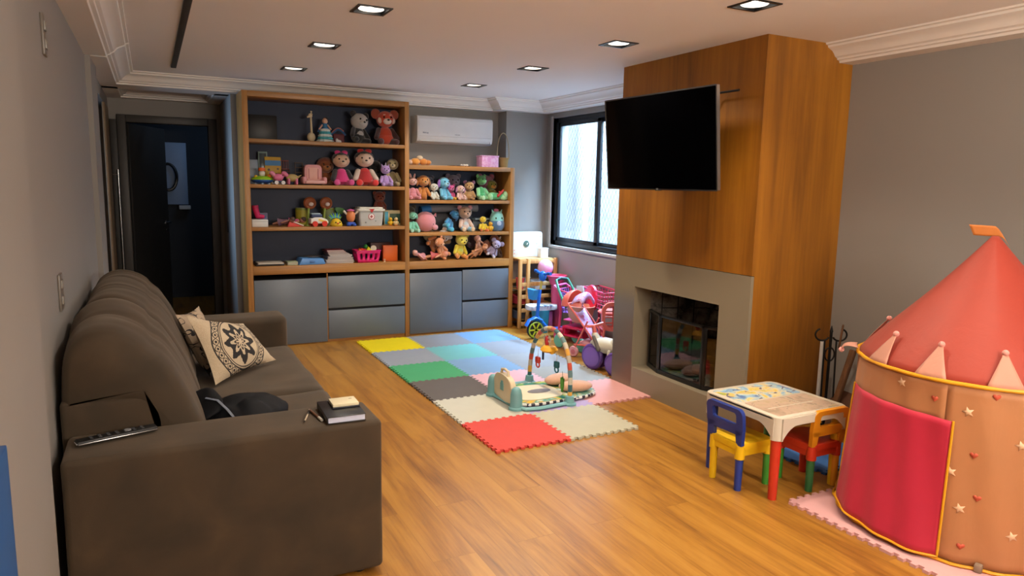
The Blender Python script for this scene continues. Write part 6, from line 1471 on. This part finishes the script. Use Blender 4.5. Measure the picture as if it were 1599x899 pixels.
plush('plush_frog', 'green plush frog with big pale feet on the upper low bookcase shelf', 3.25, 7.14, U1, .275, '#3f9a5c', head='#3a7a3c', ear='round', earc='#4a8a44', muz='#5a9a54', arm='#7cc48c', leg='#7fc08a', foot='#a8cc98', fat=1.0, yaw=.3, nose=None, headr=.22)
plush('plush_pig', 'large dusty pink plush toy behind the green plush toys', 3.39, 7.32, U1, .28, '#8f4a64', ear='round', muz='#a8607a', headr=.32, fat=1.2)
plush('plush_duck', 'olive plush duck with an orange beak above the green crocodile', 3.425, 7.24, U1, .225, '#7a7a24', ear='none', muz='#d08a1c', headr=.28, fat=1.0)
ck_ = thing('plush_crocodile', 'mint green plush crocodile lying at the right end of the upper low bookcase shelf', 'plush toy', (3.40, 7.09, U1), .05, 'plush toys on the shelves')
b = B(); b.limb((-.06, 0, .045), (.09, 0, .045), .042, .036); b.done('body', FA('#4fa868'), ck_); b = B(); b.ell((.115, -.01, .055), (.035, .045, .05)).ell((.10, -.02, .03), (.05, .03, .03)); b.done('foot', FA('#9ccc98'), ck_)
b = B(); b.ell((-.075, -.03, .04), (.03, .03, .038)); b.done('foot', FA('#8fc48c'), ck_); b = B(); b.limb((.02, -.035, .05), (.08, -.035, .11), .017, .012); b.limb((.06, -.035, .08), (.03, -.04, .095), .012, .010); b.done('red_tongue', M('#b0241e', .6), ck_)
# middle shelf
plush('plush_rabbit', 'mint green plush toy leaning at the left end of the middle low bookcase shelf', 2.45, 7.10, U2, .215, '#6fb89c', ear='floppy', muz='#8fccb0', foot='#9cccb4', fat=.8, headr=.2)
plush('plush_bear', 'small brown plush toy in the dark corner behind the big pink pig', 2.49, 7.34, U2, .27, '#4a3c28', ear='round', muz='#6a5434')
pgx = thing('plush_pig', 'big round pink plush pig on the middle low bookcase shelf', 'plush toy', (2.605, 7.14, U2), .15, 'plush toys on the shelves')
b = B(); b.ell((0, 0, .108), (.112, .10, .108), (0, .25, 0), seg=26); b.done('body', FA('#cc7f86'), pgx); b = B(); b.ell((.075, -.075, .05), (.034, .03, .03)); b.done('snout', FA('#d494a0'), pgx)
b = B(); b.ell((.045, -.088, .085), .006, seg=8); b.ell((.095, -.06, .085), .006, seg=8); b.done('eye', EYE, pgx)
for x, y in ((.10, -.02), (.06, .03)): b = B(); b.cyl((x, y, .165), (x+.015, y, .20), .02, .003, 10); b.done('ear', FA('#c87a84'), pgx)
tu = thing('rolled_mat', 'grey rolled mat lying along the back of the middle low bookcase shelf', 'rolled mat', (2.98, 7.33, U2))
b = B(); b.cyl((-.27, 0, .235), (.31, 0, .245), .042, seg=28); b.done('roll', M('#7d8088', .6), tu); b = B(); b.cyl((-.36, 0, .215), (-.25, 0, .235), .05, .044, 24); b.done('blue_end', M('#2f78b8', .5), tu)
b = B(); b.tube([(.311, .026*math.cos(q)*(1-q/20), .245+.026*math.sin(q)*(1-q/20)) for q in [k*.4 for k in range(32)]], .002, 4); b.done('spiral_edge', M('#b0b2b8', .6), tu)
box_('box_stack', 'dark low box carrying the grey rolled mat at the back of the middle shelf', 'box', 2.98, 7.34, U2, .5, .12, .19, '#23252d', 0, 0, None, lambda r: B().box((0, -.061, .12), (.44, .003, .1), None, .001).done('front_panel', M('#2c2f3a', .5), r))
r = plush('plush_dog', 'bright blue plush dog lying beside the big pink pig', 2.82, 7.15, U2, .25, '#2a84b8', ear='floppy', earc='#2268a0', muz='#4a9ccc', fat=.75, headr=.2, leg='#35a0c4', foot='#45aac8'); r.rotation_euler = (0, .75, .2); settle(r, U2+.001)
plush('plush_monkey', 'smiling plush baby toy with a beige face and patchwork feet in the middle shelf', 3.06, 7.14, U2, .275, '#c4a49c', head='#a8866c', ear='round', earc='#b87a7c', muz='#b8947c', belly='#b4c0c4', arm='#cfae98', leg='#7ab0cc', foot='#d0b48c', headr=.27, fat=.95, body='#c9b0a4')
flat('folded_blanket', 'folded grey blue blanket behind the yellow chicks', 'blanket', 3.32, 7.32, U2, .24, .16, .12, '#39424c', 0, None, '#66727c')
flat('tablet_toy', 'pale blue toy tablet lying on the folded blanket', 'toy tablet', 3.32, 7.28, U2+.1205, .22, .12, .018, '#7f98a8', .1, None, '#a8b4b8')
plush('plush_chick', 'bright yellow plush chick on the middle low bookcase shelf', 3.26, 7.10, U2, .165, '#d6b60c', ear='none', muz=None, nose='#d0701c', fat=1.15, headr=.23, leg='#cf6a24')
chick(3.345, 7.08, U2, .105, 'small golden duckling between the yellow chick and the mint unicorn', '#cfa024')
un = thing('plush_unicorn', 'egg shaped mint and blue plush unicorn with a pink tuft right of the ducklings', 'plush toy', (3.445, 7.13, U2), -.1, 'plush toys on the shelves')
b = B(); b.lathe([(0, 0), (.06, .003), (.085, .04), (.088, .09), (.080, .115)], seg=28); b.done('lower_body', FA('#4a6f96'), un); b = B(); b.lathe([(.0805, .113), (.078, .15), (.065, .19), (.035, .215), (0, .222)], seg=28); b.done('upper_body', FA('#7fc4bc'), un)
b = B(); b.ell((0, -.078, .085), (.03, .012, .03)); b.done('belly_patch', FA('#a8b8cc'), un); b = B(); b.ell((-.01, 0, .228), (.03, .025, .02)); b.done('pink_tuft', FA('#c9607c'), un)
for q in (-1, 1): b = B(); b.ell((q*.035, -.072, .145), .009, seg=8); b.done('eye', EYE, un); b = B(); b.cyl((q*.045, 0, .20), (q*.06, 0, .24), .016, .002, 8); b.done('ear', FA('#8fccc4'), un)
# bottom shelf: a heap
H = 'dolls and plush toys heaped on the lowest shelf'
def heap(r, z, rot): r['group'] = H; return lie(r, z, rot)
dollf('baby_doll', 'pink bodied baby doll lying head first at the left end of the heap', 2.60, 7.12, U3+.001, .22, '#cf948c', '#c98a90', '#cf9a90', (math.radians(70), .3, -1.1), H)
dollf('baby_doll', 'doll in a salmon red dress lying at the left of the heap', 2.58, 7.10, U3+.001, .25, '#c98f6c', '#c4605c', '#c9846c', (math.radians(86), 0, 1.35), H)
heap(plush('plush_cat', 'orange and white plush cat lying on top of the left dolls', 2.67, 7.22, U3+.08, 0.26, '#cc7a3c', head='#b8a89c', ear='round', muz='#cf8a4c', leg='#cc7a3c', headr=.26), U3+.075, (.5, .9, .1))
heap(plush('plush_dog', 'peach plush toy with dangling legs beside the green plush', 2.78, 7.13, U3, 0.24, '#cc8452', ear='round', muz='#d6a078', headr=.22, fat=.8), U3+.001, (.4, -.6, .4))
heap(plush('plush_turtle', 'dark green and khaki plush toy lying high at the back of the heap', 2.85, 7.30, U3+.05, 0.30, '#2c3320', head='#8f7a4a', ear='none', arm='#9a7f50', leg='#a8804e', headr=.22), U3+.06, (.2, -1.0, .2))
heap(plush('plush_giraffe', 'bright yellow plush toy with green spots in the middle of the heap', 2.98, 7.14, U3, 0.26, '#d6bc2c', head='#cfc04c', ear='round', earc='#a8a82c', muz='#dcc83c', arm='#d6c62c', leg='#d08a24', foot='#d0802c', headr=.27, belly='#c4cc5c'), U3+.001, (.25, .1, .1))
dollf('baby_doll', 'bare tan baby doll lying right of the yellow plush', 3.11, 7.13, U3+.001, .24, '#cc9068', '#b07a54', '#a86c44', (math.radians(55), .5, .6), H)
dollf('baby_doll', 'beige doll curled over the tan one with its arm forward', 3.24, 7.16, U3+.03, .27, '#c08a6c', '#c49478', '#8a5a48', (math.radians(30), -.6, .3), H)
heap(plush('plush_rabbit', 'mauve brown plush toy at the back right of the heap', 3.20, 7.33, U3+.05, 0.29, '#5f3f44', ear='pointy', muz='#7a5454', headr=.25), U3+.06, (.1, .5, 0))
heap(plush('plush_elephant', 'grey lilac plush elephant with white feet near the right end of the heap', 3.36, 7.11, U3, 0.19, '#8f84a0', ear='big', muz='#a89cb4', foot='#cfc8d0', headr=.26), U3+.001, (.3, .5, -.3))
heap(plush('plush_bear', 'rust brown plush toy lying behind the elephant', 3.42, 7.22, U3+.02, 0.24, '#8a4a2a', ear='pointy', muz='#b0683c', headr=.26), U3+.03, (.3, .9, .1))
heap(plush('plush_rabbit', 'brown plush rabbit with two white lined ears at the right end of the heap', 3.51, 7.20, U3, 0.19, '#4c3024', ear='long', earc='#d0c0b4', muz='#6a4838', headr=.25), U3+.001, (.15, .1, 0))
